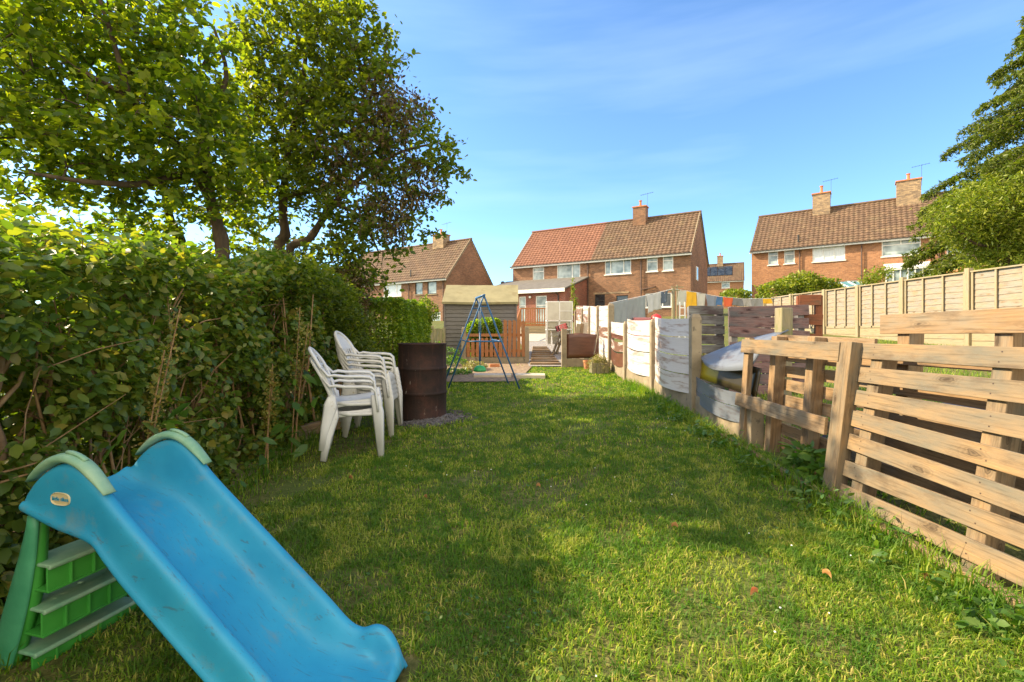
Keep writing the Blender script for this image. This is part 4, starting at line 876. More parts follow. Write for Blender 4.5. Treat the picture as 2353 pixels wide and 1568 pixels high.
def ashf(a, b):
    ang = a * 2 * math.pi; rr = .46 * b * (1 + .16 * math.sin(ang * 3 + 1) + .08 * math.sin(ang * 7)); x, y = cx + rr * math.cos(ang), cy + rr * math.sin(ang) * .95
    return (x, y, gz(x, y) + .042 * (1 - b ** 2) + .012 * math.sin(x * 60) * math.cos(y * 55) * (1 - b) + .014 - .02 * b)
mb.grid(ashf, 60, 16)
for k in range(420):
    a = random.uniform(0, 6.28); rr = .47 * math.sqrt(random.random()); p = Vector((cx + rr * math.cos(a), cy + rr * math.sin(a), 0)); p.z = gz(p.x, p.y) + .02 + .035 * (1 - rr / .5); q = Vector((random.uniform(-1, 1), random.uniform(-1, 1), random.uniform(-.3, .4))).normalized() * random.uniform(.006, .02)
    mb.bar(p - q, p + q, random.uniform(.006, .014), random.uniform(.004, .01))
o = mb.build('ash_pile', MT['ash']); tag(o, 'heap of grey ash and cinders round the foot of the drum', 'ash', kind=None)
# log lying by the chairs
p = W(742, 948, 4.7); mb = MB(); mb.bar((p.x - .22, 4.55, gz(-1.8, 4.6) + .06), (p.x + .2, 4.85, gz(-1.8, 4.8) + .10), .11, .10); o = mb.build('wood_offcut', MT['pallet_dark'], bevel=.01); tag(o, 'weathered timber offcut lying behind the white chairs', 'timber')
# ------------------------------------------------------------------ swing
MT['bluesteel'] = m_simple('scuffed blue steel', (.015, .075, .20), (.035, .14, .30), 12, .4, .1, 90, spots=((.30, .36, .40), 20, .66))
MT['greenplastic'] = m_simple('green seat plastic', (.02, .25, .08), (.05, .38, .12), 9, .45, 0)
def swing():
    r = thing('swing_frame', (-.52, 7.85, gz(0, 7.85)), 'small blue tubular A-frame swing on the lawn edge', 'swing')
    An, Af = Vector((-.449, 7.52, 1.80)), Vector((-.62, 8.17, 1.80)); feet = [(Vector((-1.027, 7.52, gz(0, 7.52) - .01)), An), (Vector((.126, 7.5, gz(0, 7.5) - .01)), An), (Vector((-1.177, 8.17, gz(0, 8.17) - .01)), Af), (Vector((-.064, 8.15, gz(0, 8.17) - .01)), Af)]
    for ft, ap in feet:
        mb = MB(); d = ap - ft; k = ap - Vector((d.x, 0, 0)).normalized() * .03; mb.tube([ft, ft + d * .5, ft + d * .94, ap + Vector((0, 0, -.01))], .0135, 8); mb.build('leg', MT['bluesteel'], r, True, True)
    mb = MB(); mb.tube([An + (An - Af) * .05, Af - (An - Af) * .05], .019, 10); mb.build('top_bar', MT['bluesteel'], r, True, True)
    def at(i, z): f, a = feet[i]; return f + (a - f) * ((z - f.z) / (a.z - f.z))
    mb = MB(); mb.tube([at(0, 1.06), at(1, 1.06)], .012, 8); mb.build('cross_bar', MT['bluesteel'], r, True, True)
    for i, j in ((0, 2), (1, 3)): mb = MB(); mb.tube([at(i, 1.06), at(j, 1.08)], .011, 8); mb.build('cross_bar', MT['bluesteel'], r, True, True)
    for i in (0, 2): a = feet[i][1]; mb = MB(); mb.tube([at(i, 1.62), at(i + 1, 1.62)], .009, 6); mb.build('brace', MT['bluesteel'], r, True, True)
    m = (An + Af) / 2; mb = MB()
    for s in (-1, 1): mb.tube([m + (An - Af) * .12 * s, Vector((m.x + .01 * s, m.y + .03 * s, .72))], .006, 6)
    mb.tube([(m.x, m.y, 1.2), (m.x, m.y, .64)], .010, 6); mb.build('hanger', MT['bluesteel'], r, True, True)
    mb = MB(); mb.lathe((m.x, m.y, .57), [(.01, .085), (.05, .08), (.085, .055), (.105, .02), (.11, -.005), (.09, -.02), (.01, -.02)], 20); mb.build('disc_seat', MT['greenplastic'], r, True, True)
swing()
# slab, bricks, pots
def stone(name, m, label, cat, x0, x1, y0, y1, h, grp=None, rz=0):
    mb = MB(); mb.box(-(x1 - x0) / 2, (x1 - x0) / 2, -(y1 - y0) / 2, (y1 - y0) / 2, -.03, h); o = mb.build(name, MT[m], bevel=.006); x, y = (x0 + x1) / 2, (y0 + y1) / 2; o.location = (x, y, gz(x, y) - .015); o.rotation_euler.z = R(rz); tag(o, label, cat, grp)
stone('paving_slab', 'slab', 'right-hand loose paving slab at the edge of the soil bed', 'slab', .06, .62, 8.62, 9.05, .05, 'loose paving slabs', -3)
stone('paving_slab', 'slab', 'left-hand loose paving slab half sunk behind the swing', 'slab', -.72, -.02, 8.72, 9.1, .04, 'loose paving slabs', 2)
stone('brick', 'clay', 'red brick lying on the bare soil below the picket fence', 'brick', -.5, -.28, 10.35, 10.45, .07, None, 15)
for k in range(9):
    y = 10.75 + k * .52; stone('sleeper', 'pallet_dark', 'dark timber sleeper step set in the gravel path, %s' % ('nearest the lawn', 'second from the lawn', 'third from the lawn', 'fourth from the lawn', 'fifth from the lawn', 'sixth from the lawn', 'third from the patio', 'second from the patio', 'nearest the patio')[k], 'sleeper', .42 + .03 * k, 1.12 + .0 * k, y, y + .26, .05, 'sleeper steps up the path')
def planter():
    p = (1.75, 9.45); z = gz(*p); r = thing('wooden_planter', (p[0], p[1], z), 'small wooden box planter with a dry trailing plant', 'planter')
    for sx, sy, rot in ((0, -.15, 0), (0, .15, 0), (-.16, 0, 1), (.16, 0, 1)):
        mb = MB()
        for k in range(4): q = -.12 + .08 * k; mb.bar((p[0] + (q if not rot else sx), p[1] + (sy if not rot else q), z), (p[0] + (q if not rot else sx), p[1] + (sy if not rot else q), z + .22), .075, .018, (1, 0, 0) if not rot else (0, 1, 0))
        mb.build('side', MT['mosswood'], r, True)
    P = RNG.normal(size=(1500, 3)) * np.array([.11, .10, .05]) + np.array([p[0], p[1], z + .27]); P[:, 2] -= .9 * np.clip(np.hypot(P[:, 0] - p[0], P[:, 1] - p[1]) - .12, 0, 1)
    leaves('plant', P, .03, MT['leaf_dry'], r, up=.8)
planter()
def pot(x, y, rr, h, label):
    mb = MB(); z = gz(x, y); mb.lathe((0, 0, 0), [(rr * .7, 0), (rr * .92, h * .8), (rr * 1.08, h * .8), (rr * 1.08, h), (rr * .95, h), (rr * .85, h * .3), (.01, h * .3)], 20); o = mb.build('plant_pot', MT['clay'], smooth=False); o.location = (x, y, z); tag(o, label, 'plant pot')
pot(1.60, 10.05, .075, .2, 'orange terracotta pot on the grass beside the planter')
# ------------------------------------------------------------------ yard clutter
def deck():
    d = 22; g0 = 1.05; z1 = 1.57; xl, xr = W(1197, 0, d).x, W(1262, 0, d).x
    r = thing('timber_deck', ((xl + xr) / 2, d, g0), 'raised timber deck with a spindle railing outside the extension', 'deck')
    mb = MB(); mb.box(xl, xr, d, d + 5, z1 - .1, z1); mb.build('deck_boards', MT['picket'], r, True)
    mb = MB()
    for k in range(3): mb.bar((xl, d - .01, g0 + .05 + k * .15), (xr, d - .01, g0 + .05 + k * .15), .14, .03)
    mb.build('skirt', MT['newwood'], r, True)
    for z in (z1 + .08, z1 + .73): mb = MB(); mb.bar((xl, d, z), (xr, d, z), .06, .05); mb.build('rail', MT['picket'], r, True)
    for k in range(13): x = xl + (xr - xl) * k / 12; mb = MB(); mb.bar((x, d, z1), (x, d, z1 + .73), .05, .03, (1, 0, 0)); mb.build('baluster', MT['picket'], r, True)
    a, b = W(1190, 0, d).x, W(1160, 0, d - 5).x
    mb = MB()
    for k in range(7): t = k / 6; x, y = xl - .03 + (-.02 - .25) * t, d - 4.2 * t; mb.bar((x, y, 1.5 - .75 * t - .1), (x, y, 2.25 - .75 * t), .05, .05, (1, 0, 0))
    mb.bar((xl - .03, d, 2.28), (xl - .30, d - 4.2, 1.53), .06, .05); mb.build('stair_rail', MT['picket'], r, True)
deck()
def coldframe():
    d = 16; A, B = W(1257, 0, d).x, W(1315, 0, d).x; g0 = gz(1, d); r = thing('cold_frame', ((A + B) / 2, d, g0), 'tall white framed mini greenhouse with cloudy panes beside the path', 'greenhouse'); H = 1.50; D = .5
    mb = MB()
    for x in (A, (A + B) / 2, B):
        for y in (d, d + D): mb.bar((x, y, g0), (x, y, g0 + H), .03, .03, (1, 0, 0))
    for z in (g0 + .55, g0 + .85, g0 + H):
        for y in (d, d + D): mb.bar((A, y, z), (B, y, z), .03, .03)
        for x in (A, B): mb.bar((x, d, z), (x, d + D, z), .03, .03)
    mb.bar(((A + B) / 2, d - .01, g0 + 1.18), (B, d - .01, g0 + 1.18), .02, .02); mb.build('frame', MT['white'], r, True)
    for (a, b) in ((A, (A + B) / 2), ((A + B) / 2, B)):
        mb = MB(); mb.box(a + .016, b - .016, d - .006, d + .006, g0 + .87, g0 + H - .02); mb.build('pane', MT['leanglass'], r, True)
    mb = MB(); mb.box(A, B, d + D + .02, d + D + .03, g0, g0 + .85); mb.build('back_panel', MT['leanglass'], r, True)
    for z in (.3, .6): mb = MB(); mb.box(A + .02, B - .02, d + .05, d + D - .05, g0 + z, g0 + z + .02); mb.build('shelf', MT['mosswood'], r, True)
coldframe()
def crate():
    p = W(1290, 752, 13.2); r = thing('plastic_crate', (p.x, p.y, p.z - .1), 'faded red plastic crate perched on the junk by the greenhouse', 'crate')
    m = m_simple('faded red plastic', (.62, .12, .12), (.72, .22, .20), 8, .5, 0); M_ = Matrix.Translation(p) @ Matrix.Rotation(R(-18), 4, 'Y') @ Matrix.Rotation(R(20), 4, 'Z')
    for (a, b, c, dd) in ((-.13, -.09, .13, -.09), (-.13, .09, .13, .09), (-.13, -.09, -.13, .09), (.13, -.09, .13, .09)):
        mb = MB()
        for z in (-.07, -.01, .05): mb.bar(M_ @ Vector((a, b, z)), M_ @ Vector((c, dd, z)), .035, .012)
        for t in (0, .33, .66, 1): q = Vector((a + (c - a) * t, b + (dd - b) * t, 0)); mb.bar(M_ @ (q + Vector((0, 0, -.08))), M_ @ (q + Vector((0, 0, .07))), .025, .014)
        mb.build('side', m, r, True)
crate()
def pile(name, specs, label, cat, m='pallet'):
    mb = MB()
    for (a, b, w, t, wd) in specs: mb.bar(a, b, w, t, wd)
    o = mb.build(name, MT[m], bevel=.003); tag(o, label, cat)
# leaning pallet by the path
d = 13.0; q = lambda u, v, dd=13.0: W(u, v, dd)
gp = gz(1.1, 13)
for k, (lb, dx) in enumerate((('grey slatted pallet leaning against the junk under the red crate', 0), ('pale pallet leaning just right of the path, behind the first', .12))):
    r = thing('leaning_pallet', (1.1 + dx, 13 + dx, gp), lb, 'pallet'); 
    for j in range(5): mb = MB(); x = 1.08 + dx; mb.bar((x + .02 * j, 12.95 + dx * 2 + .075 * j, gp), (x + .25 + .02 * j, 13.0 + dx * 2 + .075 * j, gp + .66), .045, .02, (0, 1, 0)); mb.build('slat', MT['newwood' if k else 'lap'], r, True)
    for t in (.12, .5, .88): mb = MB(); x = 1.08 + dx; mb.bar((x + .25 * t + .03, 12.9 + dx * 2, gp + .66 * t), (x + .25 * t + .1, 13.3 + dx * 2, gp + .66 * t), .06, .03); mb.build('bearer', MT['lap'], r, True)
for k, (u0, v0, u1, v1, w, m, lb) in enumerate(((1318, 790, 1330, 745, .10, 'newwood', 'pale narrow board leaning left among the offcuts behind the brown panel'), (1326, 790, 1338, 744, .09, 'pallet', 'orange board leaning in the middle of the offcuts'), (1334, 790, 1345, 741, .14, 'slab', 'wide grey-green board leaning rightmost of the offcuts'))):
    a, b = W(u0, v0, 11.2 + .05 * k), W(u1, v1, 11.5 + .05 * k); a.z = gz(a.x, a.y); mb = MB(); mb.bar(a, b, w, .03, (1, 0, 0)); o = mb.build('leaning_board', MT[m], bevel=.004); tag(o, lb, 'board')
a, b = W(1365, 815, 10.25), W(1377, 752, 10.3); mb = MB(); mb.tube([a, b], .012, 8); o = mb.build('broom_handle', MT['lap']); tag(o, 'thin wooden broom handle leaning against the brown panel', 'handle')
def table():
    r = thing('work_trestle', (1.45, 14.4, gz(1.4, 14.4)), 'pale folding trestle standing among junk in front of the greenhouse', 'trestle'); z = gz(1.4, 14.4)
    mb = MB(); mb.box(1.2, 1.75, 14.3, 14.6, z + .55, z + .58); mb.build('top', MT['lap'], r, True)
    for x in (1.22, 1.73):
        for s in (-1, 1): mb = MB(); mb.bar((x, 14.45 + .2 * s, z), (x, 14.45 - .05 * s, z + .55), .03, .03, (1, 0, 0)); mb.build('leg', MT['white'], r, True)
table()
# ------------------------------------------------------------------ washing lines
def washing():
    pts = [W(1400, 697, 9.9), W(1484, 679, 11.6), W(1547, 664, 13.0), W(1600, 672, 13.8), W(1648, 681, 14.5), W(1710, 687, 15.3), W(1780, 686, 16.2), W(1830, 675, 17)]
    zt = pts[2].z
    def pole(p, label, rr=.045, h=0, m='mosswood'):
        g0 = gz(p.x, p.y); mb = MB(); mb.tube([(p.x, p.y, g0 - .1), (p.x, p.y, p.z + h)], [rr, rr * .9], 8); mb.bar((p.x - .18, p.y, p.z + h - .06), (p.x + .18, p.y, p.z + h - .06), .03, .03); o = mb.build('washing_pole', MT[m]); tag(o, label, 'pole', 'washing line poles')
    pole(pts[2], 'thick mossy washing pole between the jeans and the yellow cloth', .05, .02)
    pole(W(1556, 655, 13.4), 'thin taller washing pole just right of the thick one', .025, .0)
    pole(pts[-1], 'far washing pole near the lap fence at the end of the line', .04, .0)
    mb = MB(); mb.tube(pts, .006, 5); o = mb.build('washing_line', MT['white']); tag(o, 'thin line sagging across the neighbouring garden with washing', 'washing line')
    L = [(1405, 1484, 744, (.30, .33, .33), 'large grey sheet hung lowest at the left end of the washing line', 'sheet', 1.0), (1486, 1519, 715, (.56, .56, .55), 'off-white sheet pegged beside the large grey sheet', 'sheet', 1), (1519, 1535, 697, (.10, .13, .18), 'dark blue-grey jeans hung left of the washing pole', 'jeans', 1),
         (1560, 1577, 704, (.56, .55, .48), 'pale towel pegged just right of the washing poles', 'towel', 1), (1578, 1600, 709, (.85, .48, .03), 'long bright yellow cloth on the washing line', 'cloth', 1), (1601, 1621, 714, (.60, .57, .50), 'cream cloth hung right of the long yellow cloth', 'cloth', 1),
         (1622, 1646, 706, (.24, .27, .33), 'slate grey shirt hung right of the cream cloth', 'shirt', 1), (1647, 1660, 702, (.08, .18, .38), 'small blue top left of the orange-red cloth', 'top', 1), (1661, 1684, 705, (.75, .14, .05), 'orange-red cloth on the washing line', 'cloth', 1), (1685, 1706, 703, (.20, .20, .21), 'dark grey cloth right of the orange-red one', 'cloth', 1),
         (1707, 1724, 704, (.40, .38, .36), 'light grey cloth second from the small yellow cloth', 'cloth', 1), (1725, 1752, 706, (.30, .30, .30), 'mid grey cloth touching the small yellow cloth', 'cloth', 1), (1754, 1772, 698, (.85, .48, .03), 'short yellow cloth at the right end of the washing', 'cloth', 1)]
    def lp(u):
        for a, b in zip(pts, pts[1:]):
            ua, ub = CX + F_PX * a.x / a.y, CX + F_PX * b.x / b.y
            if u <= ub:
                k = (u - CX) / F_PX; t = (k * a.y - a.x) / ((b.x - a.x) - k * (b.y - a.y)); return a + (b - a) * t
        return pts[-1]
    for i, (u0, u1, vb, c, lab, cat, _) in enumerate(L):
        a, b = lp(u0), lp(u1); h = ((a.z + b.z) / 2) - (EYE - (vb - HY) * (a.y + b.y) / 2 / F_PX); nrm = Vector((b.y - a.y, -(b.x - a.x), 0)).normalized(); ph = random.uniform(0, 6); fr = random.uniform(12, 20)
        def fn(s, t): p = a + (b - a) * (s + .05 * t * math.sin(ph)); x = (b - a).length * s; return tuple(p + nrm * (.035 * t * math.sin(x * fr + ph + t * 1.5) + .03 * t * math.sin(x * 5 + ph)) - Vector((0, 0, h * t * (1 + .03 * math.sin(x * 7 + ph)) + (.02 * math.sin(s * math.pi) if t == 0 else 0))))
        mb = MB()
        if cat == 'jeans':
            for s0 in (0, .54): mb.grid(lambda s, t: fn(s0 + .46 * s, t), 8, 10)
        else: mb.grid(fn, 24, 14)
        if cat in ('shirt', 'top'):
            for s0 in (0, 1): mb.grid(lambda s, t: tuple(Vector(fn(s0 * .8 + .2 * s, 1)) + Vector((0, 0, h * .0 - .25 * h * t))), 4, 4)
        o = mb.build({'sheet': 'bed_sheet', 'jeans': 'jeans', 'towel': 'towel', 'cloth': 'hanging_cloth', 'shirt': 'hanging_shirt', 'top': 'hanging_vest'}[cat], cloth_mat('cloth %s' % lab[:14], c), smooth=True, solid=.006); tag(o, lab, cat, 'washing on the line')
washing()
def ladder():
    a, b = W(1567, 745, 12.2), W(1567, 704, 12.4); r = thing('ladder', (a.x, a.y, gz(a.x, a.y)), 'white step ladder standing beyond the cladding fence', 'ladder'); z0 = gz(a.x, a.y)
    for dx in (-.07, .09): mb = MB(); mb.bar((a.x + dx, a.y, z0), (a.x + dx * .8, a.y, b.z + .1), .03, .02, (1, 0, 0)); mb.build('stile', MT['white'], r, True)
    k = z0 + .2
    while k < b.z: mb = MB(); mb.bar((a.x - .07, a.y, k), (a.x + .09, a.y, k), .03, .03); mb.build('rung', MT['white'], r, True); k += .2
ladder()
def bike():
    p = W(1502, 728, 10.5); m = m_simple('red toy plastic', (.65, .03, .03), (.75, .06, .05), 5, .4, 0); mb = MB(); mb.lathe((0, 0, 0), [(.02, .2), (.10, .16), (.13, .06), (.12, 0), (.13, -.1)], 14); o = mb.build('toy_drum', m, smooth=True); o.location = p + Vector((.06, 0, -.24)); tag(o, 'small bright red plastic toy top showing over the white cladding', 'toy')
    p = W(1475, 735, 11); mb = MB(); mb.box(-.22, .22, -.1, .1, -.7, .05); o = mb.build('storage_box', cloth_mat('pink plastic', (.65, .25, .25)), bevel=.03); o.location = p + Vector((0, 0, -.70)); tag(o, 'pale red storage box just over the white cladding', 'box')
bike()
# green glass greenhouse behind the lap fence
p = W(1950, 668, 19); mb = MB(); r = thing('greenhouse', (p.x, p.y, gz(p.x, p.y)), 'greenhouse with a green glass roof behind the lap fence', 'greenhouse')
z0, z1 = gz(p.x, p.y), p.z; w = 1.15
mb.add([(p.x - w, 19, z1), (p.x + w, 19, z1), (p.x + w, 20, z1 + .45), (p.x - w, 20, z1 + .45), (p.x - w, 21, z1), (p.x + w, 21, z1)], [(0, 1, 2, 3), (3, 2, 5, 4)]); mb.build('roof_glass', m_simple('green glass', (.10, .24, .21), (.18, .34, .30), 3, .15, 0), r, True, solid=.02)
mb = MB()
for k in range(6): x = p.x - w + k * 2 * w / 5; mb.bar((x, 18.98, z1 + .02), (x, 20, z1 + .48), .03, .03); mb.bar((x, 18.98, z0), (x, 18.98, z1), .03, .03, (1, 0, 0))
mb.build('frame', MT['white'], r, True)
# dark covered heap behind the pallets
mb = MB(); mb.grid(lambda a, b: (2.85 + 2.2 * a, 1.9 + 2.6 * b, gz(3, 2) + .05 + (.50 + .06 * math.sin(a * 11 + b * 4) + .05 * math.sin(b * 13)) * min(1, 5 * min(a, 1 - a, b, 1 - b) + .0) * (1 - .35 * a)), 30, 30); o = mb.build('tarpaulin_heap', m_simple('black tarpaulin', (.012, .010, .014), (.035, .028, .035), 5, .5, .3, 30), smooth=True); tag(o, 'heap under a black tarpaulin seen through the pallet slats', 'tarpaulin')
# ------------------------------------------------------------------ trees
def ell(u, v, d, ru, rv, rd):
    """crown lobe given by its place in the garden: centre and radii in metres"""
    c = W(u, v, d); return (np.array(c), np.array([ru * d / F_PX, rd, rv * d / F_PX]))
def sample_lobes(lobes, n, mind, shell=.35):
    vol = np.array([np.prod(r) for _, r in lobes]); pick = RNG.choice(len(lobes), n * 12, p=vol / vol.sum()); P = []
    X = RNG.normal(size=(n * 12, 3)); X /= np.linalg.norm(X, axis=1)[:, None]; X *= (RNG.uniform(shell, 1, n * 12) ** .7)[:, None]
    out = np.zeros((0, 3))
    for k in range(n * 12):
        c, r = lobes[pick[k]]; p = c + X[k] * r
        if len(out) == 0 or (((out - p) ** 2).sum(1).min() > mind * mind): out = np.vstack([out, p])
        if len(out) >= n: break
    return out
def resample(pts, step=.15):
    pts = [np.array(p, float) for p in pts]; out = []
    for a, b in zip(pts, pts[1:]):
        n = max(1, int(np.linalg.norm(b - a) / step)); out += [a + (b - a) * k / n for k in range(n)]
    return out + [pts[-1]]
def smooth_path(pts, n=4):
    pts = [Vector(p) for p in pts]; out = []
    for i in range(len(pts) - 1):
        p0, p1, p2, p3 = pts[max(0, i - 1)], pts[i], pts[i + 1], pts[min(len(pts) - 1, i + 2)]
        for k in range(n):
            t = k / n; out.append(.5 * ((2 * p1) + (p2 - p0) * t + (2 * p0 - 5 * p1 + 4 * p2 - p3) * t * t + (3 * p1 - p0 - 3 * p2 + p3) * t ** 3))
    return out + [pts[-1]]
def tree(name, label, base, limbs, lobes, ncl, per, lsize, leafm, sig=.17, mind=.2, barkm='bark', tw=.012, extra=None, maxlen=2.5, up=.5, lobed=.6):
    r = thing(name, base, label, 'tree')
    nodes = []
    for k, (pts, r0, r1) in enumerate(limbs):
        sp = smooth_path(pts); n = len(sp); rad = [r0 + (r1 - r0) * i / (n - 1) for i in range(n)]; mb = MB(); mb.tube(sp, [q * random.uniform(.92, 1.1) for q in rad], 10); mb.build('trunk' if k == 0 else 'limb', MT[barkm], r, True, True); nodes += resample([tuple(p) for p in sp], .12)[int(n * .8):]
    nodes = np.array(nodes); cl = sample_lobes(lobes, ncl, mind); order = np.argsort([((nodes - c) ** 2).sum(1).min() for c in cl]); mb = MB(); LP = []
    for i in order:
        c = cl[i]; dd = ((nodes - c) ** 2).sum(1); s = nodes[dd.argmin()]; L = math.sqrt(dd.min())
        if L > maxlen: continue
        m1 = s + (c - s) * .4 + RNG.normal(size=3) * .06 * L + np.array([0, 0, .06 * L]); m2 = s + (c - s) * .75 + RNG.normal(size=3) * .05 * L + np.array([0, 0, .05 * L])
        r0 = tw * (.5 + min(1.6, L)); mb.tube([s, m1, m2, c], [r0, r0 * .75, r0 * .5, r0 * .28], 5, cap=False); new = resample([s, m1, m2, c], .14)[1:]; nodes = np.vstack([nodes, new])
        k = max(3, int(.6 * per * random.uniform(.4, 1.4)))
        a = RNG.normal(size=(k, 3)) * sig * np.array([1, 1, .8]); t = RNG.uniform(0, 1, k)[:, None] ** .5; LP.append(np.where(RNG.uniform(size=(k, 1)) < .25, m2 + (c - m2) * t + a * .5, c + a))
        for q in range(2 + (random.random() < .5)):
            dv = (c - m1) / (np.linalg.norm(c - m1) + 1e-6) + RNG.normal(size=3) * .75 + np.array([0, 0, -.1]); dv /= np.linalg.norm(dv); ln = RNG.uniform(1.2, 3.0) * sig; e = c + dv * ln + np.array([0, 0, -.12 * ln]); mb.tube([c, (c + e) / 2 + RNG.normal(size=3) * .02, e], [r0 * .3, r0 * .22, r0 * .12], 4, cap=False)
            kk = int(ln / lsize * 5); tt = np.linspace(.15, 1, kk)[:, None]; LP.append(c + (e - c) * tt + RNG.normal(size=(kk, 3)) * lsize * .28)
    mb.build('twigs', MT[barkm], r, True, True)
    LP = np.concatenate(LP)
    if callable(leafm):
        sel = leafm(LP)
        dd_ = np.concatenate([LP[sel]] + [LP[sel] + RNG.normal(size=(sel.sum(), 3)) * .09 for _ in range(1)])
        leaves('crown', LP[~sel], lsize, MT[extra[0]], r, up=up, width=lobed); leaves('withered_leaves', dd_, lsize * .85, MT[extra[1]], r, up=0, width=.42, droop=1.6)
    else: leaves('crown', LP, lsize, MT[leafm], r, up=up, width=lobed)
    return r
# left tree, close, leaning over the hedge
B = W(512, 600, 6.0); bz = gz(B.x, B.y)
limbs = [([(B.x, B.y, bz), W(512, 600, 6.0), W(500, 520, 6.0), W(482, 455, 5.9), W(470, 330, 5.7), W(440, 180, 5.4)], .10, .04),
         ([W(480, 450, 5.9), W(400, 330, 5.4), W(300, 230, 5.0), W(180, 160, 4.6)], .06, .02), ([W(475, 380, 5.8), W(350, 420, 5.2), W(220, 420, 4.8), W(80, 400, 4.5)], .05, .015),
         ([(W(420, 600, 6.4).x, 6.4, .2), W(418, 590, 6.4), W(392, 510, 6.3), W(375, 430, 6.0), W(330, 300, 5.6)], .085, .03), ([W(465, 300, 5.7), W(520, 180, 5.8), W(490, 60, 5.6)], .04, .015), ([W(300, 230, 5.0), W(250, 60, 4.7), W(200, -80, 4.6)], .03, .01)]
lob = [ell(330, 300, 5.3, 235, 150, .9), ell(120, 250, 4.9, 190, 190, .8), ell(320, 90, 5.2, 180, 120, .8), ell(90, 30, 4.8, 190, 130, .8), ell(450, 230, 5.7, 100, 110, .6), ell(230, 420, 5.2, 170, 45, .5), ell(310, 530, 6.0, 130, 40, .5), ell(80, 455, 4.8, 60, 22, .3), ell(500, 400, 5.9, 110, 110, .7), ell(470, 500, 6.3, 60, 40, .4)]
tree('leafy_tree', 'close broad-leaved tree overhanging the hedge at the far left', (B.x, B.y, bz), limbs, lob, 250, 62, .082, 'leaf_near', .16, .25, lobed=.68)
# apple tree with the withered side
B = W(655, 610, 7.3); bz = gz(B.x, B.y)
limbs = [([(B.x, B.y, bz), W(640, 590, 7.3), W(655, 540, 7.3), W(650, 480, 7.3), W(662, 350, 7.2), W(690, 230, 7.1), (W(705, 100, 7.1))], .10, .025),
         ([(B.x + .1, B.y, bz), W(660, 598, 7.2), W(710, 550, 7.1), W(745, 500, 7.0), W(785, 450, 6.9), W(840, 400, 6.8), W(920, 350, 6.8), W(1000, 330, 6.8)], .075, .012),
         ([W(655, 450, 7.3), W(720, 440, 7.1), W(790, 425, 7.0), W(870, 420, 6.9)], .035, .012), ([W(680, 250, 7.1), W(760, 200, 7.1), W(850, 140, 7.0)], .03, .01), ([W(665, 350, 7.2), W(600, 250, 7.3), W(560, 150, 7.3)], .035, .01), ([W(770, 470, 6.9), W(830, 500, 6.9), W(870, 580, 6.9)], .03, .01)]
lob = [ell(690, 130, 7.1, 170, 120, .75), ell(810, 150, 7.0, 110, 120, .6), ell(640, 300, 7.2, 150, 130, .75), ell(800, 320, 7.0, 140, 130, .7), ell(900, 330, 6.9, 100, 110, .55), ell(985, 350, 6.8, 60, 55, .35), ell(1020, 345, 6.8, 42, 34, .3), ell(960, 290, 6.8, 45, 30, .3), ell(985, 400, 6.8, 30, 40, .25), ell(880, 230, 6.9, 80, 60, .5), ell(840, 470, 6.9, 110, 90, .55), ell(700, 430, 7.3, 90, 60, .5), ell(590, 460, 7.4, 90, 60, .5), ell(840, 590, 6.9, 60, 110, .45), ell(940, 470, 6.9, 50, 80, .35), ell(640, 575, 7.8, 150, 25, .4), ell(740, 30, 7.0, 90, 50, .5), ell(790, 610, 6.8, 70, 80, .45), ell(870, 640, 6.8, 30, 50, .3)]
def dead(P):
    u = CX + F_PX * P[:, 0] / P[:, 1]; v = HY - F_PX * (P[:, 2] - EYE) / P[:, 1]
    f = (u - 740) / 130 + .9 * np.sin(v / 47) * np.cos(u / 41) + RNG.normal(size=len(P)) * .6
    return (f > .75) & (RNG.uniform(size=len(P)) < .72) & (v > 165) & (v < 540 + 25 * np.sin(u / 20)) & (u < 975 + 40 * np.sin(v / 30))
tree('apple_tree', 'taller apple tree with brown withered leaves on its right side', (B.x, B.y, bz), limbs, lob, 430, 50, .076, dead, .14, .22, lobed=.68, extra=('leaf_apple', 'leaf_dead'))
# right-hand conifer and the broad golden-green tree under it
def conifer():
    T = W(2425, 60, 19.5); x, y = T.x, 19.5; g0 = gz(x, y); r = thing('conifer', (x, y, g0), 'dark tall conifer with drooping layered branches at the right edge', 'tree')
    H = 14.6; mb = MB(); mb.tube([(x, y, g0), (x, y, g0 + H)], [.22, .03], 8); mb.build('trunk', MT['bark'], r, True); mb = MB(); LP = []
    z = g0 + 3.2
    while z < g0 + H - .2:
        t = (z - g0) / H; L = 6.4 * (1 - t) ** .85 * random.uniform(.75, 1.15) + .25
        for k in range(7):
            a = random.uniform(0, 6.28); d = np.array([math.cos(a), math.sin(a), 0]); pts = [np.array([x, y, z]) + d * L * q + np.array([0, 0, .10 * L * q - .38 * L * q * q]) for q in (0, .35, .7, 1)]
            mb.tube(pts, [.035, .025, .015, .006], 5, cap=False); n = int(190 * L); q = RNG.uniform(.12, 1, n) ** .8
            side = np.array([-d[1], d[0], 0]); P = np.array([x, y, z]) + d * (L * q)[:, None] + side * (RNG.normal(size=n) * .22 * L * .5 * (1.1 - q))[:, None]; P[:, 2] += .10 * L * q - .38 * L * q * q - np.abs(RNG.normal(size=n)) * .16; LP.append(P)
        z += .38
    mb.build('limb', MT['bark'], r, True); leaves('crown', np.concatenate(LP), .16, MT['leaf_conifer'], r, up=.2, width=.35, droop=.9)
conifer()
B = (W(2330, 0, 18).x, 18, gz(20, 18))
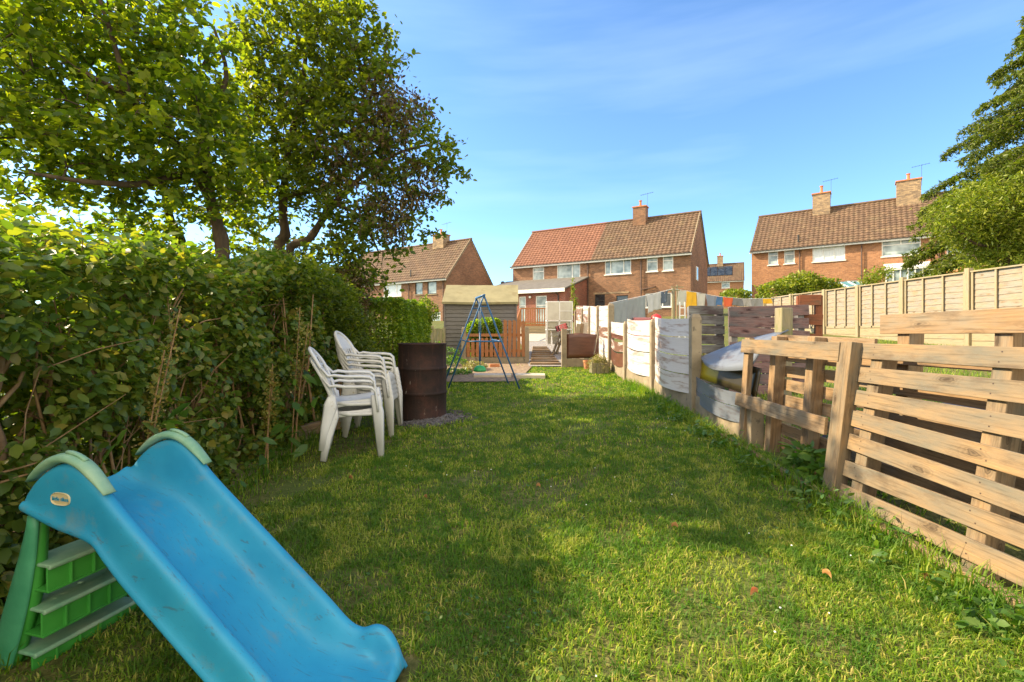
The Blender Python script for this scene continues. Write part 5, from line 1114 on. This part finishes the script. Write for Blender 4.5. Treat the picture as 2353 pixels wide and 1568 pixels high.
tree('broadleaf_tree', 'golden-green bushy tree in front of the terrace at the right edge', B, [([B, W(2330, 640, 18), W(2300, 560, 18), W(2260, 480, 18)], .16, .05), ([W(2310, 570, 18), W(2240, 560, 17.6), W(2190, 520, 17.4)], .07, .02), ([W(2300, 560, 18), W(2350, 450, 18)], .08, .03)],
     [ell(2300, 500, 18, 110, 90, 1.4), ell(2230, 500, 17.6, 80, 55, 1), ell(2320, 450, 18, 45, 40, .9), ell(2330, 600, 17.6, 90, 50, 1.1), ell(2180, 500, 17.4, 38, 30, .6)], 270, 100, .14, 'leaf_bush', .22, .34, maxlen=4, lobed=.34)
# ------------------------------------------------------------------ hedges and bushes
def blob_shrub(name, label, lobes, n, size, leafm, cat='shrub', stems=10, base=None, sh=.78, width=.55, rough=.1, group=None, up=.5):
    c0 = lobes[0][0] if base is None else base; g0 = gz(c0[0], c0[1]); r = thing(name, (c0[0], c0[1], g0), label, cat, group=group)
    vol = np.array([np.prod(q) ** .67 for _, q in lobes]); cnt = (n * vol / vol.sum()).astype(int); LP = []
    for (c, q), k in zip(lobes, cnt):
        X = RNG.normal(size=(k, 3)); X /= np.linalg.norm(X, axis=1)[:, None]; rad = RNG.uniform(sh, 1.0, k)
        rad *= 1 + rough * (np.sin(X[:, 0] * 7 + c[0] * 3) + np.sin(X[:, 1] * 8 + c[1]) + np.sin(X[:, 2] * 9 + c[0]))
        LP.append(c + X * q * rad[:, None])
    LP = np.concatenate(LP); LP = LP[LP[:, 2] > g0 + .02]; leaves('foliage', LP, size, MT[leafm], r, up=up, width=width)
    mb = MB()
    for k in range(stems):
        (c, q) = random.choice(lobes); e = Vector(c) + Vector([random.uniform(-.6, .6) * s for s in q]); b = Vector((c[0] + random.uniform(-.4, .4) * q[0], c[1] + random.uniform(-.4, .4) * q[1], g0)); mb.tube([b, (b + e) / 2 + Vector((random.uniform(-.06, .06), 0, 0)), e], [.014, .01, .005], 5, cap=False)
    mb.build('stems', MT['stem'], r, True); return r
def hedge():
    r = thing('hedge', (-2.5, 3.2, gz(-2.5, 3.2)), 'tall overgrown hedge with bare brown stems along the left side', 'hedge')
    y0, y1 = -1.2, 6.1
    def top(y): return 1.37 + .062 * np.clip(y, 0, 5) + .05 * np.sin(y * 3.1) - .12 * np.clip((y - 5.2) / .9, 0, 1)
    # woody stems
    mb = MB()
    for k in range(190):
        y = random.uniform(y0 + .2, y1 - .1); x = -2.15 - abs(random.gauss(0, .30)); z = gz(x, y); p = Vector((x, y, z)); pts = [p]; h = float(top(y)) * random.uniform(.55, .97); n = 6; lean = Vector((random.gauss(0, .10), random.gauss(0, .22), 0))
        for i in range(1, n): pts.append(p + Vector((0, 0, h * i / (n - 1))) + lean * (i / (n - 1)) + Vector((random.gauss(0, .035), random.gauss(0, .045), 0)))
        rr = random.uniform(.004, .013) * (1.5 if k % 13 == 0 else 1); mb.tube(pts, [rr * (1 - .6 * i / (n - 1)) for i in range(n)], 6, cap=False)
        for q in range(2):
            i = random.randint(2, n - 1); e = pts[i] + Vector((random.uniform(-.1, .28), random.uniform(-.3, .3), random.uniform(.0, .28))); mb.tube([pts[i], (pts[i] + e) / 2 + Vector((0, random.gauss(0, .03), .02)), e], [rr * .6, rr * .45, rr * .25], 5, cap=False)
    for k in range(4):   # gnarled paler limbs on the face
        y = (2.0, 2.9, 3.5, 4.6)[k]; p = Vector((-2.22, y, .55 if k != 2 else .3)); pts = [p]
        for i in range(5): pts.append(pts[-1] + Vector((random.gauss(0, .02), random.gauss(.02 * (-1) ** k, .07), .16)))
        mb.tube(smooth_path(pts), [.022 - .0007 * i for i in range(len(smooth_path(pts)))], 7)
        for i in (2, 3, 4): e = pts[i] + Vector((.03, random.uniform(-.3, .3), .22)); mb.tube([pts[i], (pts[i] + e) / 2 + Vector((0, .03, 0)), e], [.012, .009, .005], 6)
    mb.build('stems', MT['stem'], r, True, True)
    def clump(P): return np.sin(P[:, 1] * 6.1 + 2 * np.sin(P[:, 2] * 3.7)) + np.sin(P[:, 2] * 7.3 + 1.5 * np.sin(P[:, 1] * 4.9 + 1)) + .6 * np.sin(P[:, 1] * 13 + P[:, 2] * 11)
    def layer(n, xf, zr, thr, bias):
        y = RNG.uniform(y0, y1, n); t = RNG.uniform(*zr, n); T = top(y); g0 = .04 * y; z = g0 + (T - 0) * t
        x = xf + bias * np.abs(RNG.normal(size=n)); P = np.stack([x, y, z], 1); P[:, 0] -= .15 * np.clip((y - 5.0), 0, 2); c = clump(P); P = P[(c + RNG.normal(size=n) * .6) > thr]; P[:, 0] += .05 * np.clip(clump(P), 0, 2) * (xf > -2.3); return P
    A = np.concatenate([layer(44000, -2.02, (.0, .97), -.1, -.14), layer(20000, -2.35, (.05, .97), -.5, -.2)])
    leaves('foliage', A, .057, MT['leaf_hedge'], r, up=.35, width=.68, droop=.6, N0=np.array([.5, 0, .1]))
    D_ = layer(62000, -2.75, (.0, .98), -2.2, -.35); leaves('inner_foliage', D_, .058, MT['leaf_hedge'], r, up=.3, width=.7)
    # top cushion, sunlit
    n = 19000; y = RNG.uniform(y0, y1, n); x = RNG.uniform(-3.1, -1.95, n); z = .04 * y + top(y) + RNG.normal(size=n) * .055 + .05 * np.sin(x * 9 + y * 5) - .12 * np.clip((x + 2.15) / .2, 0, 1)
    leaves('top_growth', np.stack([x, y, z], 1), .058, MT['leaf_hedge'], r, up=.9, width=.6)
    # ends
    n = 5000; P = np.stack([RNG.uniform(-2.9, -2.1, n), 6.1 + RNG.normal(size=n) * .08, RNG.uniform(.2, 1.85, n)], 1); leaves('end_foliage', P, .055, MT['leaf_hedge'], r)
hedge()
# paler toothed shrub hanging over the far end of the hedge
blob_shrub('hawthorn_shrub', 'pale grey-green spreading shrub at the far end of the hedge', [(np.array([-2.12, 5.35, 1.55]), np.array([.38, .75, .40])), (np.array([-2.05, 5.8, 1.25]), np.array([.33, .55, .45])), (np.array([-2.1, 4.6, 1.72]), np.array([.3, .6, .24])), (np.array([-2.0, 6.1, .85]), np.array([.3, .5, .5]))], 9500, .055, 'leaf_apple', stems=14, width=.42, sh=.55, up=.7)
blob_shrub('withered_shrub', 'dead brown shrub between the hedge and the clipped privet', [(np.array([-2.35, 6.75, 1.75]), np.array([.42, .45, .55])), (np.array([-2.3, 6.7, 1.1]), np.array([.4, .4, .6]))], 6500, .05, 'leaf_dead', stems=20, sh=.3, width=.4)
def box_hedge(name, label, x0, x1, y0, y1, z1, n, size=.035, m='leaf_privet', rnd=.16, lump=.03):
    g0 = gz((x0 + x1) / 2, y0); r = thing(name, ((x0 + x1) / 2, (y0 + y1) / 2, g0), label, 'hedge'); H = z1 - g0; P = []
    ar = [(x1 - x0) * H, (x1 - x0) * H, (y1 - y0) * H, (y1 - y0) * H, (x1 - x0) * (y1 - y0)]; tot = sum(ar)
    for k, a in enumerate(ar):
        c = int(n * a / tot); u, v = RNG.uniform(0, 1, c), RNG.uniform(0, 1, c); dp = np.abs(RNG.normal(size=c)) * .06
        X = [x0 + (x1 - x0) * u, x0 + (x1 - x0) * u, x0 + dp, x1 - dp, x0 + (x1 - x0) * u][k]; Y = [y0 + dp, y1 - dp, y0 + (y1 - y0) * u, y0 + (y1 - y0) * u, y0 + (y1 - y0) * v][k]; Z = [g0 + H * v, g0 + H * v, g0 + H * v, g0 + H * v, z1 - dp][k]
        P.append(np.stack([X, Y, Z], 1))
    P = np.concatenate(P); c = np.array([(x0 + x1) / 2, (y0 + y1) / 2, z1 - .4]); d = P - c; e = np.array([(x1 - x0) / 2, (y1 - y0) / 2, .4]); q = d / e
    k = np.clip((np.abs(q) ** 2).sum(1) - 1.3, 0, 2)[:, None] * rnd * .5; k[P[:, 2] < z1 - .5] *= .5; P = P - d * k; P += np.stack([lump * np.sin(P[:, 1] * 9 + P[:, 2] * 7), lump * np.sin(P[:, 0] * 8 + P[:, 2] * 6), lump * np.sin(P[:, 0] * 7 + P[:, 1] * 8)], 1)
    leaves('foliage', P, size, MT[m], r, up=.6, width=.6)
    mb = MB()
    for k in range(40): x, y = random.uniform(x0 + .1, x1 - .1), random.uniform(y0 + .1, y1 - .1); mb.tube([(x, y, g0 - .05), (x + random.gauss(0, .08), y + random.gauss(0, .08), g0 + H * .85)], [.012, .005], 5, cap=False)
    mb.build('stems', MT['stem'], r, True); return r
box_hedge('clipped_hedge', 'clipped privet hedge with a golden lit top behind the drum', -3.1, -1.62, 7.0, 9.6, 1.74, 75000, .045)
blob_shrub('privet_growth', 'bright lime tuft of unclipped privet at the hedge corner', [(np.array([-1.75, 9.4, 1.62]), np.array([.26, .35, .28]))], 1500, .05, 'leaf_bush', stems=12)
box_hedge('small_hedge', 'small round-topped hedge growing against the picket fence', W(1070, 0, 11.2).x, W(1150, 0, 11.2).x, 11.36, 11.9, W(0, 733, 11.4).z, 15000, .05, rnd=.5)
blob_shrub('garden_bush', 'broad lime green bush in front of the terrace, behind the lap fence', [ell(1790, 672, 18.5, 45, 28, .7), ell(1850, 660, 18.5, 42, 32, .8), ell(1895, 668, 18.5, 35, 26, .7), ell(1815, 655, 18.7, 25, 22, .5)], 9000, .11, 'leaf_bush', stems=8)
blob_shrub('garden_bush', 'small green bush left of the broad lime one, under the solar house', [ell(1690, 682, 21, 34, 18, .6)], 1800, .11, 'leaf_bush', stems=5)
blob_shrub('thin_shrub', 'sparse reddish-green shrub by the white conservatory', [ell(2010, 640, 17.5, 32, 26, .5), ell(2035, 625, 17.5, 20, 18, .4), ell(1995, 655, 17.5, 30, 20, .4)], 900, .10, 'leaf_bush', stems=16, sh=.2)
blob_shrub('small_shrub', 'small green tuft over the lap fence near the red porch', [ell(2140, 648, 17, 22, 16, .4)], 600, .1, 'leaf_bush', stems=5)
blob_shrub('climbing_plant', 'tall thin yellowish plant beside the mini greenhouse', [ell(1316, 665, 16.6, 5, 32, .1), ell(1322, 700, 16.6, 8, 36, .12)], 420, .07, 'leaf_bush', stems=6, sh=.1)
# far backdrop of low greenery between the houses
blob_shrub('garden_bush', 'dark green growth low behind the drum and stakes', [(np.array([-1.75, 11.0, .65]), np.array([.5, .4, .3])), (np.array([-1.3, 10.6, .5]), np.array([.25, .3, .16]))], 2200, .05, 'weed', stems=5)
# ------------------------------------------------------------------ weeds and litter
def dock(x, y, label, h=1.3):
    g0 = gz(x, y); r = thing('dock_plant', (x, y, g0), label, 'plant'); mb = MB(); S = []
    for k in range(2):
        tx, ty = x + random.uniform(.0, .22), y + random.uniform(-.12, .16); hh = h * random.uniform(.75, 1.05); pts = [(x + .03 * k, y, g0), ((x + tx) / 2, (y + ty) / 2, g0 + hh * .5), (tx, ty, g0 + hh)]; sp = smooth_path(pts, 5); mb.tube(sp, [.006 - .0003 * i for i in range(len(sp))], 6)
        for i in range(260): t = random.uniform(.52, 1) ; p = sp[min(len(sp) - 1, int(t * (len(sp) - 1)))]; S.append(tuple(p + Vector((random.gauss(0, .022), random.gauss(0, .022), random.gauss(0, .05)))))
    mb.build('stems', MT['stem'], r, True); tag(leaves('seed_heads', np.array(S), .016, MT['leaf_dock'], r, width=.9), kind='stuff')
    P = np.array([(x + random.uniform(.0, .3), y + random.uniform(-.25, .25), g0 + random.uniform(.1, .75)) for _ in range(16)]); leaves('foliage', P, .13, MT['weed'], r, up=.6, width=.45, droop=.5)
dock(-1.88, 4.0, 'tall dock with rusty seed heads against the hedge'); dock(-1.9, 3.6, 'lower broad-leaved dock rooted in front of the hedge', .9)
dock(-1.93, 2.35, 'dock with drooping yellow seeds at the near end of the hedge', 1.35)
def tufts():
    spots = []
    for k in range(85):
        side = random.random(); y = random.uniform(1.3, 6.8) if side < .75 else random.uniform(1.6, 6)
        x = random.uniform(1.8, 2.06) - .12 * max(0, (3 - y)) * random.random() if side < .75 else random.uniform(-1.98, -1.7); spots.append((x, y))
    P = []
    for x, y in spots:
        n = random.randint(8, 26); s = random.uniform(.04, .10)
        for k in range(n): P.append((x + random.gauss(0, s * .6), y + random.gauss(0, s * .6), gz(x, y) + abs(random.gauss(0, s * .8)) + .01))
    o = leaves('edge_weeds', np.array(P), .05, MT['weed'], None, up=.8, width=.5); tag(o, 'leafy weeds along the foot of the pallets and hedge', 'weeds', kind='stuff')
    # long grass
    n = 5200; sel = RNG.uniform(size=n) < .7; y = np.where(sel, RNG.uniform(1.2, 8, n), RNG.uniform(1.2, 6.4, n)); x = np.where(sel, 2.06 - np.abs(RNG.normal(size=n)) * .09, -1.98 + np.abs(RNG.normal(size=n)) * .14)
    P = np.stack([x, y, .04 * y], 1); h = (.06 + .12 * RNG.uniform(size=n))[:, None]; a = RNG.uniform(0, 6.28, n); d = np.stack([np.cos(a), np.sin(a), 0 * a], 1); b = np.stack([-np.sin(a), np.cos(a), 0 * a], 1) * .0028; up = np.array([0, 0, 1.])
    V = np.stack([P - b, P + b, P + up * h * .55 + d * h * .18 + b * .8, P + up * h * .55 + d * h * .18 - b * .8, P + up * h * .9 + d * h * .6], 1).reshape(-1, 3); base = (np.arange(n) * 5)[:, None]
    o = np_mesh('long_grass', V, [base + np.array([[0, 1, 2, 3]]), base + np.array([[3, 2, 4]])], MT['grass'], None, np.repeat(RNG.uniform(0, .8, n), 5)); tag(o, 'longer uncut grass along the fence and hedge edges', 'grass', kind='stuff')
tufts()
def nb_grass():
    n = 26000; x = 2.3 + 7.6 * RNG.uniform(size=n) ** 1.2; y = RNG.uniform(2.5, 13, n); k = x < y * 1.3; x, y = x[k], y[k]; n = len(x); z = np.where(y < 11.3, .04 * y, .452 + .06 * (y - 11.3)) + .06 * np.clip(x - 2.25, 0, 12)
    P = np.stack([x, y, z], 1); h = RNG.uniform(.04, .09, n)[:, None]; a = RNG.uniform(0, 6.28, n); d = np.stack([np.cos(a), np.sin(a), 0 * a], 1); b = np.stack([-np.sin(a), np.cos(a), 0 * a], 1) * .006; up = np.array([0, 0, 1.])
    V = np.stack([P - b, P + b, P + up * h + d * h * .6], 1).reshape(-1, 3); base = (np.arange(n) * 3)[:, None]; o = np_mesh('neighbour_grass', V, [base + np.array([[0, 1, 2]])], MT['grass'], None, np.repeat(RNG.uniform(0, .9, n), 3)); tag(o, 'grass of the garden beyond the fence', 'grass', kind='stuff')
nb_grass()
blob_shrub('cut_plant_heap', 'heap of dry cut plants on the soil behind the swing', [(np.array([-.78, 9.9, .46]), np.array([.26, .3, .13]))], 900, .05, 'leaf_dry', cat='plant heap', stems=6)
blob_shrub('low_weed', 'low green weed patch on the soil left of the dry heap', [(np.array([-1.15, 9.3, .40]), np.array([.35, .3, .08]))], 900, .05, 'weed', cat='weed', stems=3)
blob_shrub('leafy_weed', 'dark leafy weed growing inside the timber frame bay', [(np.array([2.13, 3.35, .26]), np.array([.07, .22, .14]))], 260, .09, 'weed', cat='weed', stems=6)
leafm = m_simple('dead leaf', (.30, .12, .04), (.50, .28, .10), 20, .7, 0)
LL = [(1.02, 1.98, 'curled orange-red fallen leaf on the sunlit lawn', 'clay', .07), (1.42, 2.12, 'brown fallen leaf on the lawn near the timber edging', None, .06), (1.85, 2.1, 'pale curled leaf below the big pallet', None, .07), (.42, 1.45, 'long brown leaf in the bright patch near the camera', None, .06), (.18, 3.2, 'small tan leaf in the shaded middle of the lawn', None, .04), (-1.15, 3.35, 'straw-coloured leaf lying near the hedge foot', None, .07), (-.55, 3.0, 'small brown leaf between the slide and the chairs', None, .05), (.9, 2.6, 'dark brown leaf right of the lawn centre', None, .05)]
for x, y, lb, m, s in LL:
    s *= .7
    z = gz(x, y) + .03; a = random.uniform(0, 6); mb = MB(); mb.grid(lambda p, q: (x + s * (p - .5) * math.cos(a) - s * .32 * (q - .5) * math.sin(a) * math.sin(p * math.pi), y + s * (p - .5) * math.sin(a) + s * .32 * (q - .5) * math.cos(a) * math.sin(p * math.pi), z + .02 * (2 * q - 1) ** 2 + .012 * math.sin(p * 3)), 8, 6); o = mb.build('fallen_leaf', MT[m] if m else leafm, smooth=True); tag(o, lb, 'leaf', 'fallen leaves on the lawn')
